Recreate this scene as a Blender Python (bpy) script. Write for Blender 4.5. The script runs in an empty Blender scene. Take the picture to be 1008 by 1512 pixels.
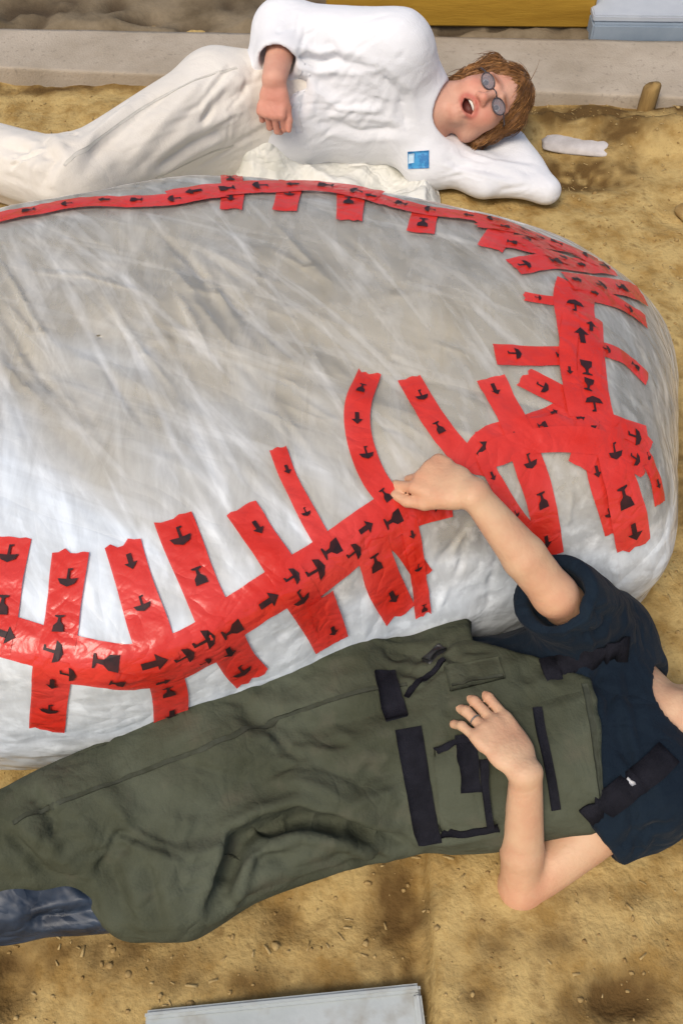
import bpy, bmesh, math, random
import numpy as np
from mathutils import Vector
from mathutils.bvhtree import BVHTree

R = math.radians
random.seed(7)
rng = np.random.default_rng(7)
scene = bpy.context.scene
COL = scene.collection

# ------------------------------------------------------------------ camera, light
CAM_H, PITCH = 1.6, R(52)
cam_d = bpy.data.cameras.new('camera')
cam_d.sensor_fit = 'VERTICAL'
cam_d.sensor_height = 36
cam_d.lens = 35
cam_d.clip_start = 0.02
cam_d.clip_end = 400
cam = bpy.data.objects.new('camera', cam_d)
COL.objects.link(cam)
cam.location = (0, 0, CAM_H)
cam.rotation_euler = (R(90) - PITCH, 0, 0)
scene.camera = cam

SUN_EL, SUN_AZ = R(54), R(-152)          # azimuth from +y clockwise: light from the left, a little behind the camera
world = bpy.data.worlds.new('World')
scene.world = world
world.use_nodes = True
wn = world.node_tree
sky = wn.nodes.new('ShaderNodeTexSky')
sky.sky_type = 'NISHITA'
sky.sun_disc = False
sky.sun_elevation = SUN_EL
sky.sun_rotation = SUN_AZ
sky.air_density = 1.0
sky.dust_density = 4.0
sky.ozone_density = 1.0
bgn = wn.nodes['Background']
bgn.inputs['Strength'].default_value = 0.12
wn.links.new(sky.outputs[0], bgn.inputs[0])

sun_d = bpy.data.lights.new('sun', 'SUN')
sun_d.energy = 1.4
sun_d.angle = R(22)
sun_d.color = (1.0, 0.92, 0.80)
sun = bpy.data.objects.new('sun', sun_d)
COL.objects.link(sun)
sdir = Vector((math.sin(SUN_AZ) * math.cos(SUN_EL), math.cos(SUN_AZ) * math.cos(SUN_EL), math.sin(SUN_EL)))
sun.rotation_euler = sdir.to_track_quat('Z', 'Y').to_euler()

scene.view_settings.view_transform = 'Standard'
scene.view_settings.look = 'None'
scene.view_settings.gamma = 1
scene.view_settings.use_curve_mapping = False
scene.view_settings.exposure = 0.34
scene.render.engine = 'CYCLES'
scene.cycles.max_bounces = 8
scene.cycles.transparent_max_bounces = 12

# ------------------------------------------------------------------ helpers: measuring
F = 1470.0
CA, SA = math.cos(PITCH), math.sin(PITCH)
CAM = np.array([0, 0, CAM_H])

def ray(u, v):
    a, b = (u - 504) / F, -(v - 756) / F
    d = np.array([a, CA + b * SA, -SA + b * CA])
    return d / np.linalg.norm(d)

def at(u, v, z=0.0):
    """the point of the place that lies at height z and is seen at photograph position u, v"""
    d = ray(u, v)
    return CAM + d * ((z - CAM_H) / d[2])

def V(*a):
    return np.array(a, dtype=float)

def unit(v):
    v = np.asarray(v, float)
    return v / np.linalg.norm(v)

# ------------------------------------------------------------------ helpers: numpy noise
_lat = rng.random((32, 32, 32)).astype(np.float32)

def noise(P, freq=1.0, off=0.0):
    q = np.asarray(P, np.float32) * np.float32(freq) + np.float32(off + 100.0)
    i = np.floor(q).astype(np.int32)
    f = q - i
    f = f * f * (3 - 2 * f)
    i0 = i & 31
    i1 = (i + 1) & 31
    x0, y0, z0 = i0[:, 0], i0[:, 1], i0[:, 2]
    x1, y1, z1 = i1[:, 0], i1[:, 1], i1[:, 2]
    fx, fy, fz = f[:, 0], f[:, 1], f[:, 2]
    c00 = _lat[x0, y0, z0] * (1 - fx) + _lat[x1, y0, z0] * fx
    c10 = _lat[x0, y1, z0] * (1 - fx) + _lat[x1, y1, z0] * fx
    c01 = _lat[x0, y0, z1] * (1 - fx) + _lat[x1, y0, z1] * fx
    c11 = _lat[x0, y1, z1] * (1 - fx) + _lat[x1, y1, z1] * fx
    c0 = c00 * (1 - fy) + c10 * fy
    c1 = c01 * (1 - fy) + c11 * fy
    return (c0 * (1 - fz) + c1 * fz) * 2 - 1

def fbm(P, freq, octv=3, off=0.0):
    s, a = 0, 1.0
    for o in range(octv):
        s = s + a * noise(P, freq * 2 ** o, off + 17.3 * o)
        a *= 0.5
    return s

def ridged(P, freq, off=0.0, stretch=None):
    Q = np.array(P, np.float32)
    if stretch is not None:
        Q = Q @ np.asarray(stretch, np.float32).T
    w = np.stack([noise(Q, freq * .5, off + 3), noise(Q, freq * .5, off + 9), noise(Q, freq * .5, off + 15)], 1)
    n = noise(Q + w * (0.35 / freq), freq, off)
    return 1 - np.abs(n) * 2

def stretch_along(d, k):
    """matrix that squeezes coordinates along d by 1/k: features become k times longer along d"""
    d = unit(d)
    return np.eye(3) - np.outer(d, d) * (1 - 1.0 / k)

# ------------------------------------------------------------------ helpers: objects
def props(o, label=None, cat=None, group=None, kind=None):
    if label: o['label'] = label
    if cat: o['category'] = cat
    if group: o['group'] = group
    if kind: o['kind'] = kind
    return o

def empty(name, loc=(0, 0, 0), **kw):
    o = bpy.data.objects.new(name, None)
    o.empty_display_size = 0.05
    COL.objects.link(o)
    o.location = loc
    return props(o, **kw)

def mesh_obj(name, verts, faces, mat, parent=None, smooth=True, uvs=None, **kw):
    me = bpy.data.meshes.new(name)
    verts = np.asarray(verts, np.float64)
    o = bpy.data.objects.new(name, me)
    COL.objects.link(o)
    if parent is not None:
        o.parent = parent
        pl = np.zeros(3)
        p = parent
        while p is not None:
            pl += np.array(p.location)
            p = p.parent
        verts = verts - pl
    if isinstance(faces, np.ndarray):
        k = faces.shape[1]
        me.vertices.add(len(verts))
        me.vertices.foreach_set('co', verts.ravel().astype(np.float32))
        me.loops.add(faces.size)
        me.loops.foreach_set('vertex_index', faces.ravel().astype(np.int32))
        me.polygons.add(len(faces))
        me.polygons.foreach_set('loop_start', (np.arange(len(faces)) * k).astype(np.int32))
        me.update(calc_edges=True)
    else:
        me.from_pydata([tuple(v) for v in verts], [], [tuple(f) for f in faces])
    if smooth:
        me.polygons.foreach_set('use_smooth', np.ones(len(me.polygons), dtype=bool))
    if uvs is not None:
        lay = me.uv_layers.new(name='UVMap')
        li = np.zeros(len(me.loops), np.int32)
        me.loops.foreach_get('vertex_index', li)
        lay.data.foreach_set('uv', np.asarray(uvs, np.float32)[li].ravel())
    me.materials.append(mat)
    me.validate()
    me.update()
    return props(o, **kw)

def add_color(o, name, rgb):
    """per-vertex colour the thing itself has"""
    me = o.data
    a = me.color_attributes.new(name, 'FLOAT_COLOR', 'POINT')
    c = np.ones((len(me.vertices), 4), np.float32)
    c[:, :3] = rgb
    a.data.foreach_set('color', c.ravel())

def bvh_of(verts, faces):
    return BVHTree.FromPolygons([tuple(v) for v in np.asarray(verts).tolist()], [tuple(f) for f in np.asarray(faces).tolist()])

def hit(bvh, u, v):
    d = ray(u, v)
    h = bvh.ray_cast(Vector(CAM), Vector(d))
    return None if h[0] is None else np.array(h[0])

# ------------------------------------------------------------------ helpers: implicit bodies
def _smin(a, b, k):
    if k <= 0: return np.minimum(a, b)
    h = np.maximum(k - np.abs(a - b), 0) / k
    return np.minimum(a, b) - h * h * k * 0.25

CAP = 0.09

class Field:
    def __init__(s):
        s.ops = []
    def seg(s, a, b, ra, rb=None, n=(0, 0, 1), k=0.03, cut=False):
        """tapered round bar; ra/rb = radius or (half width, half thickness along n)"""
        a, b = V(*a), V(*b)
        rb = ra if rb is None else rb
        ra = (ra, ra) if np.isscalar(ra) else ra
        rb = (rb, rb) if np.isscalar(rb) else rb
        L = np.linalg.norm(b - a)
        d = (b - a) / L
        n = np.asarray(n, float)
        n = n - d * np.dot(n, d)
        if np.linalg.norm(n) < 1e-4: n = np.cross(d, (0.3, 0.9, 0.1))
        n = unit(n)
        sd = np.cross(d, n)
        m = max(ra + rb) + CAP
        def fn(P):
            q = P - a
            t = q @ d
            tc = np.clip(t, 0, L)
            w = ra[0] + (rb[0] - ra[0]) * tc / L
            h = ra[1] + (rb[1] - ra[1]) * tc / L
            l = np.minimum(w, h)
            x, y, z = q @ sd, q @ n, t - tc
            k0 = np.sqrt((x / w) ** 2 + (y / h) ** 2 + (z / l) ** 2) + 1e-9
            k1 = np.sqrt((x / w ** 2) ** 2 + (y / h ** 2) ** 2 + (z / l ** 2) ** 2) + 1e-9
            return k0 * (k0 - 1) / k1
        s.ops.append((fn, np.minimum(a, b) - m, np.maximum(a, b) + m, k, cut))
        return s
    def ell(s, c, r, ax=None, k=0.03, cut=False):
        c = V(*c)
        M = np.eye(3) if ax is None else np.array(ax)
        r = V(*r)
        m = r.max() + CAP
        def fn(P):
            q = (P - c) @ M.T / r
            k0 = np.sqrt((q ** 2).sum(1)) + 1e-9
            k1 = np.sqrt(((q / r) ** 2).sum(1)) + 1e-9
            return k0 * (k0 - 1) / k1
        s.ops.append((fn, c - m, c + m, k, cut))
        return s
    def plane(s, p, n, k=0.004):
        """keep only the side the normal points away from"""
        p, n = V(*p), unit(n)
        s.ops.append((lambda P: -((P - p) @ n), None, None, k, True))
        return s
    def func(s, fn, k=0.0, cut=True):
        s.ops.append((fn, None, None, k, cut))
        return s
    def bounds(s):
        lo = np.min([o[1] for o in s.ops if o[1] is not None and not o[4]], 0) + CAP * .7
        hi = np.max([o[2] for o in s.ops if o[2] is not None and not o[4]], 0) - CAP * .7
        return lo, hi
    def __call__(s, P):
        d = np.full(len(P), CAP)
        for fn, lo, hi, k, cut in s.ops:
            if lo is None:
                sel = slice(None)
                dd = fn(P)
            else:
                sel = np.nonzero(np.all((P > lo) & (P < hi), 1))[0]
                if len(sel) == 0: continue
                dd = fn(P[sel])
            if cut: d[sel] = -_smin(-d[sel], dd, k)
            else: d[sel] = _smin(d[sel], dd, k)
        return d
    def mesh(s, h=0.004):
        lo, hi = s.bounds()
        H = 4 * h
        n = np.ceil((hi - lo) / H).astype(int) + 1
        gx, gy, gz = np.meshgrid(*[np.arange(k) for k in n], indexing='ij')
        ctr = lo + (np.stack([gx, gy, gz], -1).reshape(-1, 3) + 0.5) * H - h / 2
        dc = s(ctr).reshape(n)
        act = np.abs(dc) < 1.6 * H
        fine = np.repeat(np.repeat(np.repeat(dc.astype(np.float32), 4, 0), 4, 1), 4, 2)
        ai = np.argwhere(act)
        sub = np.stack(np.meshgrid(*[np.arange(4)] * 3, indexing='ij'), -1).reshape(-1, 3)
        idx = (ai[:, None, :] * 4 + sub[None]).reshape(-1, 3)
        for c0 in range(0, len(idx), 400000):
            I = idx[c0:c0 + 400000]
            fine[I[:, 0], I[:, 1], I[:, 2]] = s(lo + I * h)
        ins = fine < 0
        cnt = np.zeros(np.array(ins.shape) - 1, np.uint8)
        for dx in (0, 1):
            for dy in (0, 1):
                for dz in (0, 1):
                    cnt += ins[dx:cnt.shape[0] + dx, dy:cnt.shape[1] + dy, dz:cnt.shape[2] + dz]
        cells = np.argwhere((cnt > 0) & (cnt < 8))
        vid = np.full(cnt.shape, -1, np.int32)
        vid[cells[:, 0], cells[:, 1], cells[:, 2]] = np.arange(len(cells))
        acc = np.zeros((len(cells), 3))
        num = np.zeros(len(cells))
        cn = [(x, y, z) for x in (0, 1) for y in (0, 1) for z in (0, 1)]
        val = np.stack([fine[cells[:, 0] + x, cells[:, 1] + y, cells[:, 2] + z] for x, y, z in cn], 1)
        for i in range(8):
            for j in range(i + 1, 8):
                if sum(abs(np.array(cn[i]) - np.array(cn[j]))) != 1: continue
                a, b = val[:, i], val[:, j]
                m = (a < 0) != (b < 0)
                t = a[m] / (a[m] - b[m])
                acc[m] += np.array(cn[i]) + t[:, None] * (np.array(cn[j]) - np.array(cn[i]))
                num[m] += 1
        verts = lo + (cells + acc / num[:, None]) * h
        quads = []
        for ax in range(3):
            sl0 = [slice(1, -1)] * 3; sl1 = [slice(1, -1)] * 3
            sl0[ax] = slice(0, -1); sl1[ax] = slice(1, None)
            A, B = ins[tuple(sl0)], ins[tuple(sl1)]
            e = np.argwhere(A != B)
            flip = A[e[:, 0], e[:, 1], e[:, 2]]
            o = np.ones(3, int); o[ax] = 0
            e = e + o
            u, w = (ax + 1) % 3, (ax + 2) % 3
            du = np.zeros(3, int); du[u] = 1
            dw = np.zeros(3, int); dw[w] = 1
            g = lambda c: vid[c[:, 0], c[:, 1], c[:, 2]]
            q = np.stack([g(e - du - dw), g(e - dw), g(e), g(e - du)], 1)
            q[~flip] = q[~flip][:, ::-1]
            quads.append(q)
        quads = np.concatenate(quads)
        quads = quads[(quads >= 0).all(1)]
        return verts, quads

def vnormals(v, q):
    n = np.cross(v[q[:, 2]] - v[q[:, 0]], v[q[:, 3]] - v[q[:, 1]])
    out = np.zeros_like(v)
    for i in range(4):
        for c in range(3):
            out[:, c] += np.bincount(q[:, i], n[:, c], len(v))
    return out / (np.linalg.norm(out, axis=1, keepdims=True) + 1e-12)

def seg_dist(P, A, B):
    ab = B - A
    t = np.clip(((P - A) @ ab) / (ab @ ab), 0, 1)
    return np.linalg.norm(P - A - t[:, None] * ab, axis=1), t

def crease(v, nrm, bvh, path, width, depth):
    """push a fold (depth > 0: valley, < 0: ridge) into the cloth along a line on it"""
    pts = [hit(bvh, *p) for p in path]
    pts = [p for p in pts if p is not None]
    if len(pts) < 2: return v
    best = np.full(len(v), 9.0)
    N = len(pts) - 1
    fade = np.ones(len(v))
    for i in range(N):
        d, t = seg_dist(v, pts[i], pts[i + 1])
        m = d < best
        best[m] = d[m]
        tt = (i + t[m]) / N
        fade[m] = np.minimum(1, np.minimum(tt, 1 - tt) * 6 + 0.25)
    q = best / width
    prof = .65 * np.exp(-q * 1.5) + .35 * np.exp(-q ** 2) - .30 * np.exp(-((q - 1.9) / .8) ** 2)      # sharp in the middle, a soft lip beside it
    return v - nrm * (depth * fade * prof)[:, None]

def resample(pts, step):
    pts = np.asarray(pts)
    # Catmull-Rom through the points, then even steps
    if len(pts) > 2:
        ext = np.vstack([2 * pts[0] - pts[1], pts, 2 * pts[-1] - pts[-2]])
        out = []
        for i in range(1, len(ext) - 2):
            t = np.linspace(0, 1, 12, endpoint=False)[:, None]
            p0, p1, p2, p3 = ext[i - 1:i + 3]
            out.append(.5 * (2 * p1 + (p2 - p0) * t + (2 * p0 - 5 * p1 + 4 * p2 - p3) * t ** 2 + (3 * p1 - p0 - 3 * p2 + p3) * t ** 3))
        pts = np.vstack(out + [pts[-1:]])
    L = np.r_[0, np.cumsum(np.linalg.norm(np.diff(pts, axis=0), axis=1))]
    n = max(2, int(L[-1] / step) + 1)
    s = np.linspace(0, L[-1], n)
    return np.stack([np.interp(s, L, pts[:, c]) for c in range(3)], 1)

def lay_strip(bvh, pts, width, lift, nx=6, step=0.01, thick=0.0, wob=0.0, ends=0.0):
    """a ribbon laid on a surface: returns verts, faces, uvs (u metres along, v 0..1 across), frames"""
    c = resample(pts, step)
    verts, uvs, frames = [], [], []
    n = len(c)
    T = np.gradient(c, axis=0)
    s = np.r_[0, np.cumsum(np.linalg.norm(np.diff(c, axis=0), axis=1))]
    ph = random.random() * 9
    for i in range(n):
        p, nn, _, _ = bvh.find_nearest(Vector(c[i]))
        nn = np.array(nn)
        t = unit(T[i])
        sd = unit(np.cross(nn, t))
        frames.append((np.array(p), t, sd, nn, s[i]))
        w = width * (1 + wob * math.sin(ph + s[i] * 40) + wob * math.sin(ph * 2 + s[i] * 23))
        for j in range(nx + 1):
            x = (j / nx - .5)
            e = 0
            if i in (0, n - 1): e = ends * (random.random() - .5)
            q = c[i] + sd * x * w + t * e
            h, hn, _, _ = bvh.find_nearest(Vector(q))
            verts.append(np.array(h) + np.array(hn) * lift)
            uvs.append((s[i], j / nx))
    verts = np.array(verts)
    f = []
    k = nx + 1
    for i in range(n - 1):
        for j in range(nx):
            f.append((i * k + j, i * k + j + 1, (i + 1) * k + j + 1, (i + 1) * k + j))
    f = np.array(f)
    # faces look outwards
    fn = np.cross(verts[f[0][2]] - verts[f[0][0]], verts[f[0][3]] - verts[f[0][1]])
    if fn @ frames[0][3] < 0: f = f[:, ::-1]
    if thick > 0:
        nr = np.repeat(np.array([fr[3] for fr in frames]), k, 0)
        m = len(verts)
        top = verts + nr * thick
        rim = list(range(0, k)) + [i * k + nx for i in range(1, n)] + [(n - 1) * k + j for j in range(nx - 1, -1, -1)] + [i * k for i in range(n - 2, 0, -1)]
        sides = np.array([(rim[i], rim[(i + 1) % len(rim)], rim[(i + 1) % len(rim)] + m, rim[i] + m) for i in range(len(rim))])
        f = np.vstack([f + m, f[:, ::-1], sides, ])
        verts = np.vstack([verts, top])
        uvs = uvs + uvs
    return verts, f, np.array(uvs), frames

def lay_patch(bvh, quad, nu, nv, lift, thick):
    """a cloth panel laid on a surface, its corners given where they are seen"""
    quad = [np.array(q, float) for q in quad]
    top, bot = [], []
    for i in range(nu + 1):
        for j in range(nv + 1):
            a, b = i / nu, j / nv
            uv = (quad[0] * (1 - a) + quad[1] * a) * (1 - b) + (quad[3] * (1 - a) + quad[2] * a) * b
            p = hit(bvh, *uv)
            if p is None: p = top[-1]
            h, hn, _, _ = bvh.find_nearest(Vector(p))
            edge = min(i, nu - i, j, nv - j)
            hh = lift + thick * (0.55 if edge == 0 else 1.0)
            top.append(np.array(h) + np.array(hn) * hh)
            bot.append(np.array(h) - np.array(hn) * .002)
    k = nv + 1
    m = len(top)
    f = [(i * k + j, i * k + j + 1, (i + 1) * k + j + 1, (i + 1) * k + j) for i in range(nu) for j in range(nv)]
    rim = [j for j in range(k)] + [i * k + nv for i in range(1, nu + 1)] + [nu * k + j for j in range(nv - 1, -1, -1)] + [i * k for i in range(nu - 1, 0, -1)]
    f += [(rim[i], rim[(i + 1) % len(rim)], rim[(i + 1) % len(rim)] + m, rim[i] + m) for i in range(len(rim))]
    return np.array(top + bot), np.array(f)

def merge(parts):
    vs, fs, o = [], [], 0
    for v, f in parts:
        vs.append(np.asarray(v)); fs.append(np.asarray(f) + o); o += len(v)
    return np.vstack(vs), np.vstack(fs)

def box(c, size, rz=0, jitter=0.0, bevel=0.0):
    """bevelled box as verts, faces (list)"""
    bm = bmesh.new()
    bmesh.ops.create_cube(bm, size=1)
    for v in bm.verts:
        v.co = Vector((v.co.x * size[0], v.co.y * size[1], v.co.z * size[2]))
        if jitter: v.co += Vector([random.uniform(-jitter, jitter) for _ in range(3)])
    if bevel: bmesh.ops.bevel(bm, geom=bm.edges[:], offset=bevel, segments=2, affect='EDGES')
    bm.verts.index_update()
    c_, s_ = math.cos(rz), math.sin(rz)
    vs = [(c[0] + v.co.x * c_ - v.co.y * s_, c[1] + v.co.x * s_ + v.co.y * c_, c[2] + v.co.z) for v in bm.verts]
    fs = [[v.index for v in f.verts] for f in bm.faces]
    bm.free()
    return vs, fs

def tube(pts, r, n=8):
    pts = np.asarray(pts, float)
    T = np.gradient(pts, axis=0)
    vs, fs = [], []
    r = np.broadcast_to(r, (len(pts),))
    for i in range(len(pts)):
        t = unit(T[i]); a = unit(np.cross(t, (0.13, 0.31, 0.94))); b = np.cross(t, a)
        for j in range(n):
            x = 2 * math.pi * j / n
            vs.append(pts[i] + r[i] * (a * math.cos(x) + b * math.sin(x)))
    for i in range(len(pts) - 1):
        for j in range(n):
            fs.append((i * n + j, i * n + (j + 1) % n, (i + 1) * n + (j + 1) % n, (i + 1) * n + j))
    m = len(pts) - 1
    vs += [pts[0], pts[-1]]
    for j in range(n):
        fs.append((j, len(vs) - 2, len(vs) - 2, (j + 1) % n)) if False else None
    fs = [f for f in fs if f]
    for j in range(0, n, 2):
        fs.append(((j + 2) % n, (j + 1) % n, j, len(vs) - 2))
        fs.append((m * n + j, m * n + (j + 1) % n, m * n + (j + 2) % n, len(vs) - 1))
    return np.array(vs), np.array(fs)

# ------------------------------------------------------------------ materials
def mat(name, base, rough=0.7, spec=0.3, var=0.0, var_scale=8, base2=None, bump=0.0, bump_scale=80, sheen=0.0, sub=0.0, coat=0.0,
        stretch=(1, 1, 1), detail=6, crinkle=None, fine=None, contrast=(0.35, 0.65)):
    m = bpy.data.materials.new(name)
    m.use_nodes = True
    nt = m.node_tree
    b = nt.nodes['Principled BSDF']
    b.inputs['Roughness'].default_value = rough
    b.inputs['Specular IOR Level'].default_value = spec
    b.inputs['Base Color'].default_value = (*base, 1)
    if sheen: b.inputs['Sheen Weight'].default_value = sheen
    if coat:
        b.inputs['Coat Weight'].default_value = coat
        b.inputs['Coat Roughness'].default_value = 0.15
    if sub:
        b.inputs['Subsurface Weight'].default_value = sub
        b.inputs['Subsurface Radius'].default_value = (1, .35, .2)
        b.inputs['Subsurface Scale'].default_value = 0.01
    tc = nt.nodes.new('ShaderNodeTexCoord')
    mp = nt.nodes.new('ShaderNodeMapping')
    mp.inputs['Scale'].default_value = stretch
    nt.links.new(tc.outputs['Object'], mp.inputs[0])
    if base2 is not None:
        n = nt.nodes.new('ShaderNodeTexNoise')
        n.inputs['Scale'].default_value = var_scale
        n.inputs['Detail'].default_value = detail
        n.inputs['Roughness'].default_value = 0.62
        nt.links.new(mp.outputs[0], n.inputs['Vector'])
        r = nt.nodes.new('ShaderNodeValToRGB')
        r.color_ramp.elements[0].position, r.color_ramp.elements[1].position = contrast
        r.color_ramp.elements[0].color = (*base, 1)
        r.color_ramp.elements[1].color = (*base2, 1)
        nt.links.new(n.outputs[0], r.inputs[0])
        out = r.outputs[0]
        if fine is not None:
            n2 = nt.nodes.new('ShaderNodeTexNoise')
            n2.inputs['Scale'].default_value = fine[0]
            n2.inputs['Detail'].default_value = 4
            nt.links.new(mp.outputs[0], n2.inputs['Vector'])
            r2 = nt.nodes.new('ShaderNodeValToRGB')
            r2.color_ramp.elements[0].position, r2.color_ramp.elements[1].position = fine[2]
            nt.links.new(n2.outputs[0], r2.inputs[0])
            mx = nt.nodes.new('ShaderNodeMix')
            mx.data_type = 'RGBA'
            nt.links.new(r2.outputs[0], mx.inputs['Factor'])
            nt.links.new(out, mx.inputs['A'])
            mx.inputs['B'].default_value = (*fine[1], 1)
            out = mx.outputs['Result']
        nt.links.new(out, b.inputs['Base Color'])
    if bump:
        n = nt.nodes.new('ShaderNodeTexNoise')
        n.inputs['Scale'].default_value = bump_scale
        n.inputs['Detail'].default_value = 5
        nt.links.new(mp.outputs[0], n.inputs['Vector'])
        bp = nt.nodes.new('ShaderNodeBump')
        bp.inputs['Strength'].default_value = bump
        bp.inputs['Distance'].default_value = 0.004
        nt.links.new(n.outputs[0], bp.inputs['Height'])
        nt.links.new(bp.outputs[0], b.inputs['Normal'])
        if crinkle: crinkles(nt, bp, *crinkle)
    return m

def crinkles(nt, bump_after, layers, dist, strength=.8):
    """fine relief of sharp creases: folded noise, squeezed along one direction; layers = (scale, stretch, angle)"""
    tc = nt.nodes.new('ShaderNodeTexCoord')
    total = None
    for sc_, st_, ang in layers:
        mp = nt.nodes.new('ShaderNodeMapping')
        mp.inputs['Scale'].default_value = (1 / st_, 1, 1)
        ro = nt.nodes.new('ShaderNodeMapping'); ro.inputs['Rotation'].default_value = (0, 0, R(ang))
        nt.links.new(tc.outputs['Object'], ro.inputs[0]); nt.links.new(ro.outputs[0], mp.inputs[0])
        n = nt.nodes.new('ShaderNodeTexNoise'); n.inputs['Scale'].default_value = sc_; n.inputs['Detail'].default_value = 2.5
        n.inputs['Roughness'].default_value = .45; n.inputs['Distortion'].default_value = .5
        nt.links.new(mp.outputs[0], n.inputs['Vector'])
        a = nt.nodes.new('ShaderNodeMath'); a.operation = 'SUBTRACT'; a.inputs[1].default_value = .5
        nt.links.new(n.outputs[0], a.inputs[0])
        b = nt.nodes.new('ShaderNodeMath'); b.operation = 'ABSOLUTE'; nt.links.new(a.outputs[0], b.inputs[0])
        c = nt.nodes.new('ShaderNodeMath'); c.operation = 'MINIMUM'; c.inputs[1].default_value = .16; nt.links.new(b.outputs[0], c.inputs[0])
        d = nt.nodes.new('ShaderNodeMath'); d.operation = 'MULTIPLY'; d.inputs[1].default_value = 10 / sc_ * 6; nt.links.new(c.outputs[0], d.inputs[0])
        if total is None: total = d
        else:
            e = nt.nodes.new('ShaderNodeMath'); e.operation = 'ADD'
            nt.links.new(total.outputs[0], e.inputs[0]); nt.links.new(d.outputs[0], e.inputs[1]); total = e
    bp = nt.nodes.new('ShaderNodeBump'); bp.inputs['Strength'].default_value = strength; bp.inputs['Distance'].default_value = dist
    nt.links.new(total.outputs[0], bp.inputs['Height'])
    nt.links.new(bp.outputs[0], bump_after.inputs['Normal'])

M = {}
M['soil'] = mat('soil', (0.30, 0.185, 0.058), .95, .1, base2=(0.47, 0.335, 0.135), var_scale=15, bump=1.0, bump_scale=110, fine=(30, (0.21, 0.125, 0.042), (.58, .80)), contrast=(.36, .58))
M['clod'] = mat('clod', (0.24, 0.145, 0.05), .95, .1, base2=(0.46, 0.33, 0.145), var_scale=14, bump=.6, bump_scale=200)
M['straw'] = mat('straw', (0.30, 0.20, 0.075), .9, .15, base2=(0.47, 0.345, 0.16), var_scale=40, bump=.2)
M['concrete'] = mat('concrete', (0.33, 0.275, 0.205), .9, .2, base2=(0.43, 0.365, 0.285), var_scale=5, bump=.5, bump_scale=160, fine=(60, (.26, .22, .17), (.6, .75)))
M['rubble'] = mat('rubble', (0.11, 0.082, 0.048), .95, .1, base2=(0.23, 0.18, 0.115), var_scale=6, bump=.9, bump_scale=70)
M['ochre'] = mat('ochre_timber', (0.27, 0.145, 0.014), .65, .25, base2=(0.38, 0.22, 0.026), var_scale=3, stretch=(1, 8, 8), bump=.3, bump_scale=30)
M['bluegrey'] = mat('blue_grey_paint', (0.20, 0.25, 0.30), .6, .3, base2=(0.26, 0.31, 0.36), var_scale=8, bump=.1)
M['palewhite'] = mat('pale_white_paint', (0.36, 0.39, 0.43), .6, .3, base2=(0.44, 0.47, 0.50), var_scale=5, bump=.1)
M['peg'] = mat('peg_wood', (0.20, 0.12, 0.04), .8, .2, base2=(0.34, 0.22, 0.08), var_scale=14, stretch=(3, 3, .5), bump=.4, bump_scale=60)
M['stone'] = mat('pale_stone', (0.42, 0.38, 0.35), .8, .2, base2=(0.56, 0.52, 0.49), var_scale=20, bump=.3)
M['board'] = mat('white_board', (0.36, 0.39, 0.38), .5, .35, base2=(0.45, 0.48, 0.47), var_scale=6, bump=.2, fine=(25, (.29, .28, .24), (.55, .8)))
M['filling'] = mat('bundle_filling', (0.49, 0.445, 0.335), .8, .2, base2=(0.55, 0.505, 0.395), var_scale=4, bump=.4, bump_scale=12)
M['shirt_w'] = mat('white_cotton', (0.68, 0.68, 0.69), .85, .12, base2=(0.75, 0.75, 0.76), var_scale=5, crinkle=([(8, 2.8, -50), (15, 2.2, 30)], .005, .28), bump=.25, bump_scale=300, sheen=.2)
M['trouser_w'] = mat('cream_cotton', (0.65, 0.60, 0.52), .85, .12, base2=(0.72, 0.675, 0.60), var_scale=5, crinkle=([(7, 3, -35), (14, 2.4, 25)], .005, .30), bump=.25, bump_scale=300, sheen=.2)
M['sheet_w'] = mat('pale_sheet', (0.60, 0.59, 0.51), .6, .3, base2=(0.74, 0.73, 0.68), var_scale=5, crinkle=([(10, 2, 20), (18, 2, -50)], .012, .6), bump=.3, bump_scale=40)
M['olive'] = mat('olive_fabric', (0.051, 0.055, 0.034), .85, .1, base2=(0.082, 0.090, 0.062), var_scale=6, fine=(18, (0.095, 0.090, 0.062), (.56, .85)), crinkle=([(6, 3, -30), (11, 2.5, 35), (24, 2, 70)], .008, .40), bump=.3, bump_scale=260)
M['navy'] = mat('navy_cotton', (0.0055, 0.011, 0.019), .9, .12, base2=(0.009, 0.017, 0.027), var_scale=7, crinkle=([(10, 2.5, 60), (18, 2, -20)], .008, .6), bump=.3, bump_scale=300, sheen=.03)
M['webbing'] = mat('black_webbing', (0.007, 0.007, 0.010), .85, .12, base2=(0.013, 0.013, 0.018), var_scale=30, bump=.4, bump_scale=400)
M['plastic_k'] = mat('black_plastic', (0.01, 0.01, 0.012), .4, .4, base2=(0.02, 0.02, 0.02), var_scale=9)
M['metal'] = mat('buckle_metal', (0.4, 0.4, 0.42), .35, .5, base2=(.5, .5, .5), var_scale=9)
M['boot'] = mat('blue_rubber', (0.008, 0.015, 0.028), .5, .35, base2=(0.030, 0.048, 0.078), var_scale=12, crinkle=([(9, 3, -20), (18, 2, 40)], .010, .7), bump=.15, bump_scale=25, coat=.1)
M['badge'] = mat('badge_blue', (0.03, 0.17, 0.40), .5, .3, base2=(0.06, 0.30, 0.56), var_scale=50, contrast=(.45, .55))
M['badge_w'] = mat('badge_pale', (0.45, 0.6, 0.72), .5, .3, base2=(.55, .7, .8), var_scale=30)
M['hair'] = mat('ginger_hair', (0.12, 0.050, 0.012), .5, .35, base2=(0.26, 0.115, 0.033), var_scale=16, stretch=(.6, 1.5, 1.5), bump=.5, bump_scale=150)
M['hair_dark'] = mat('brown_hair', (0.03, 0.016, 0.008), .5, .35, base2=(0.08, 0.045, 0.02), var_scale=16, bump=.5, bump_scale=150)
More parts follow.
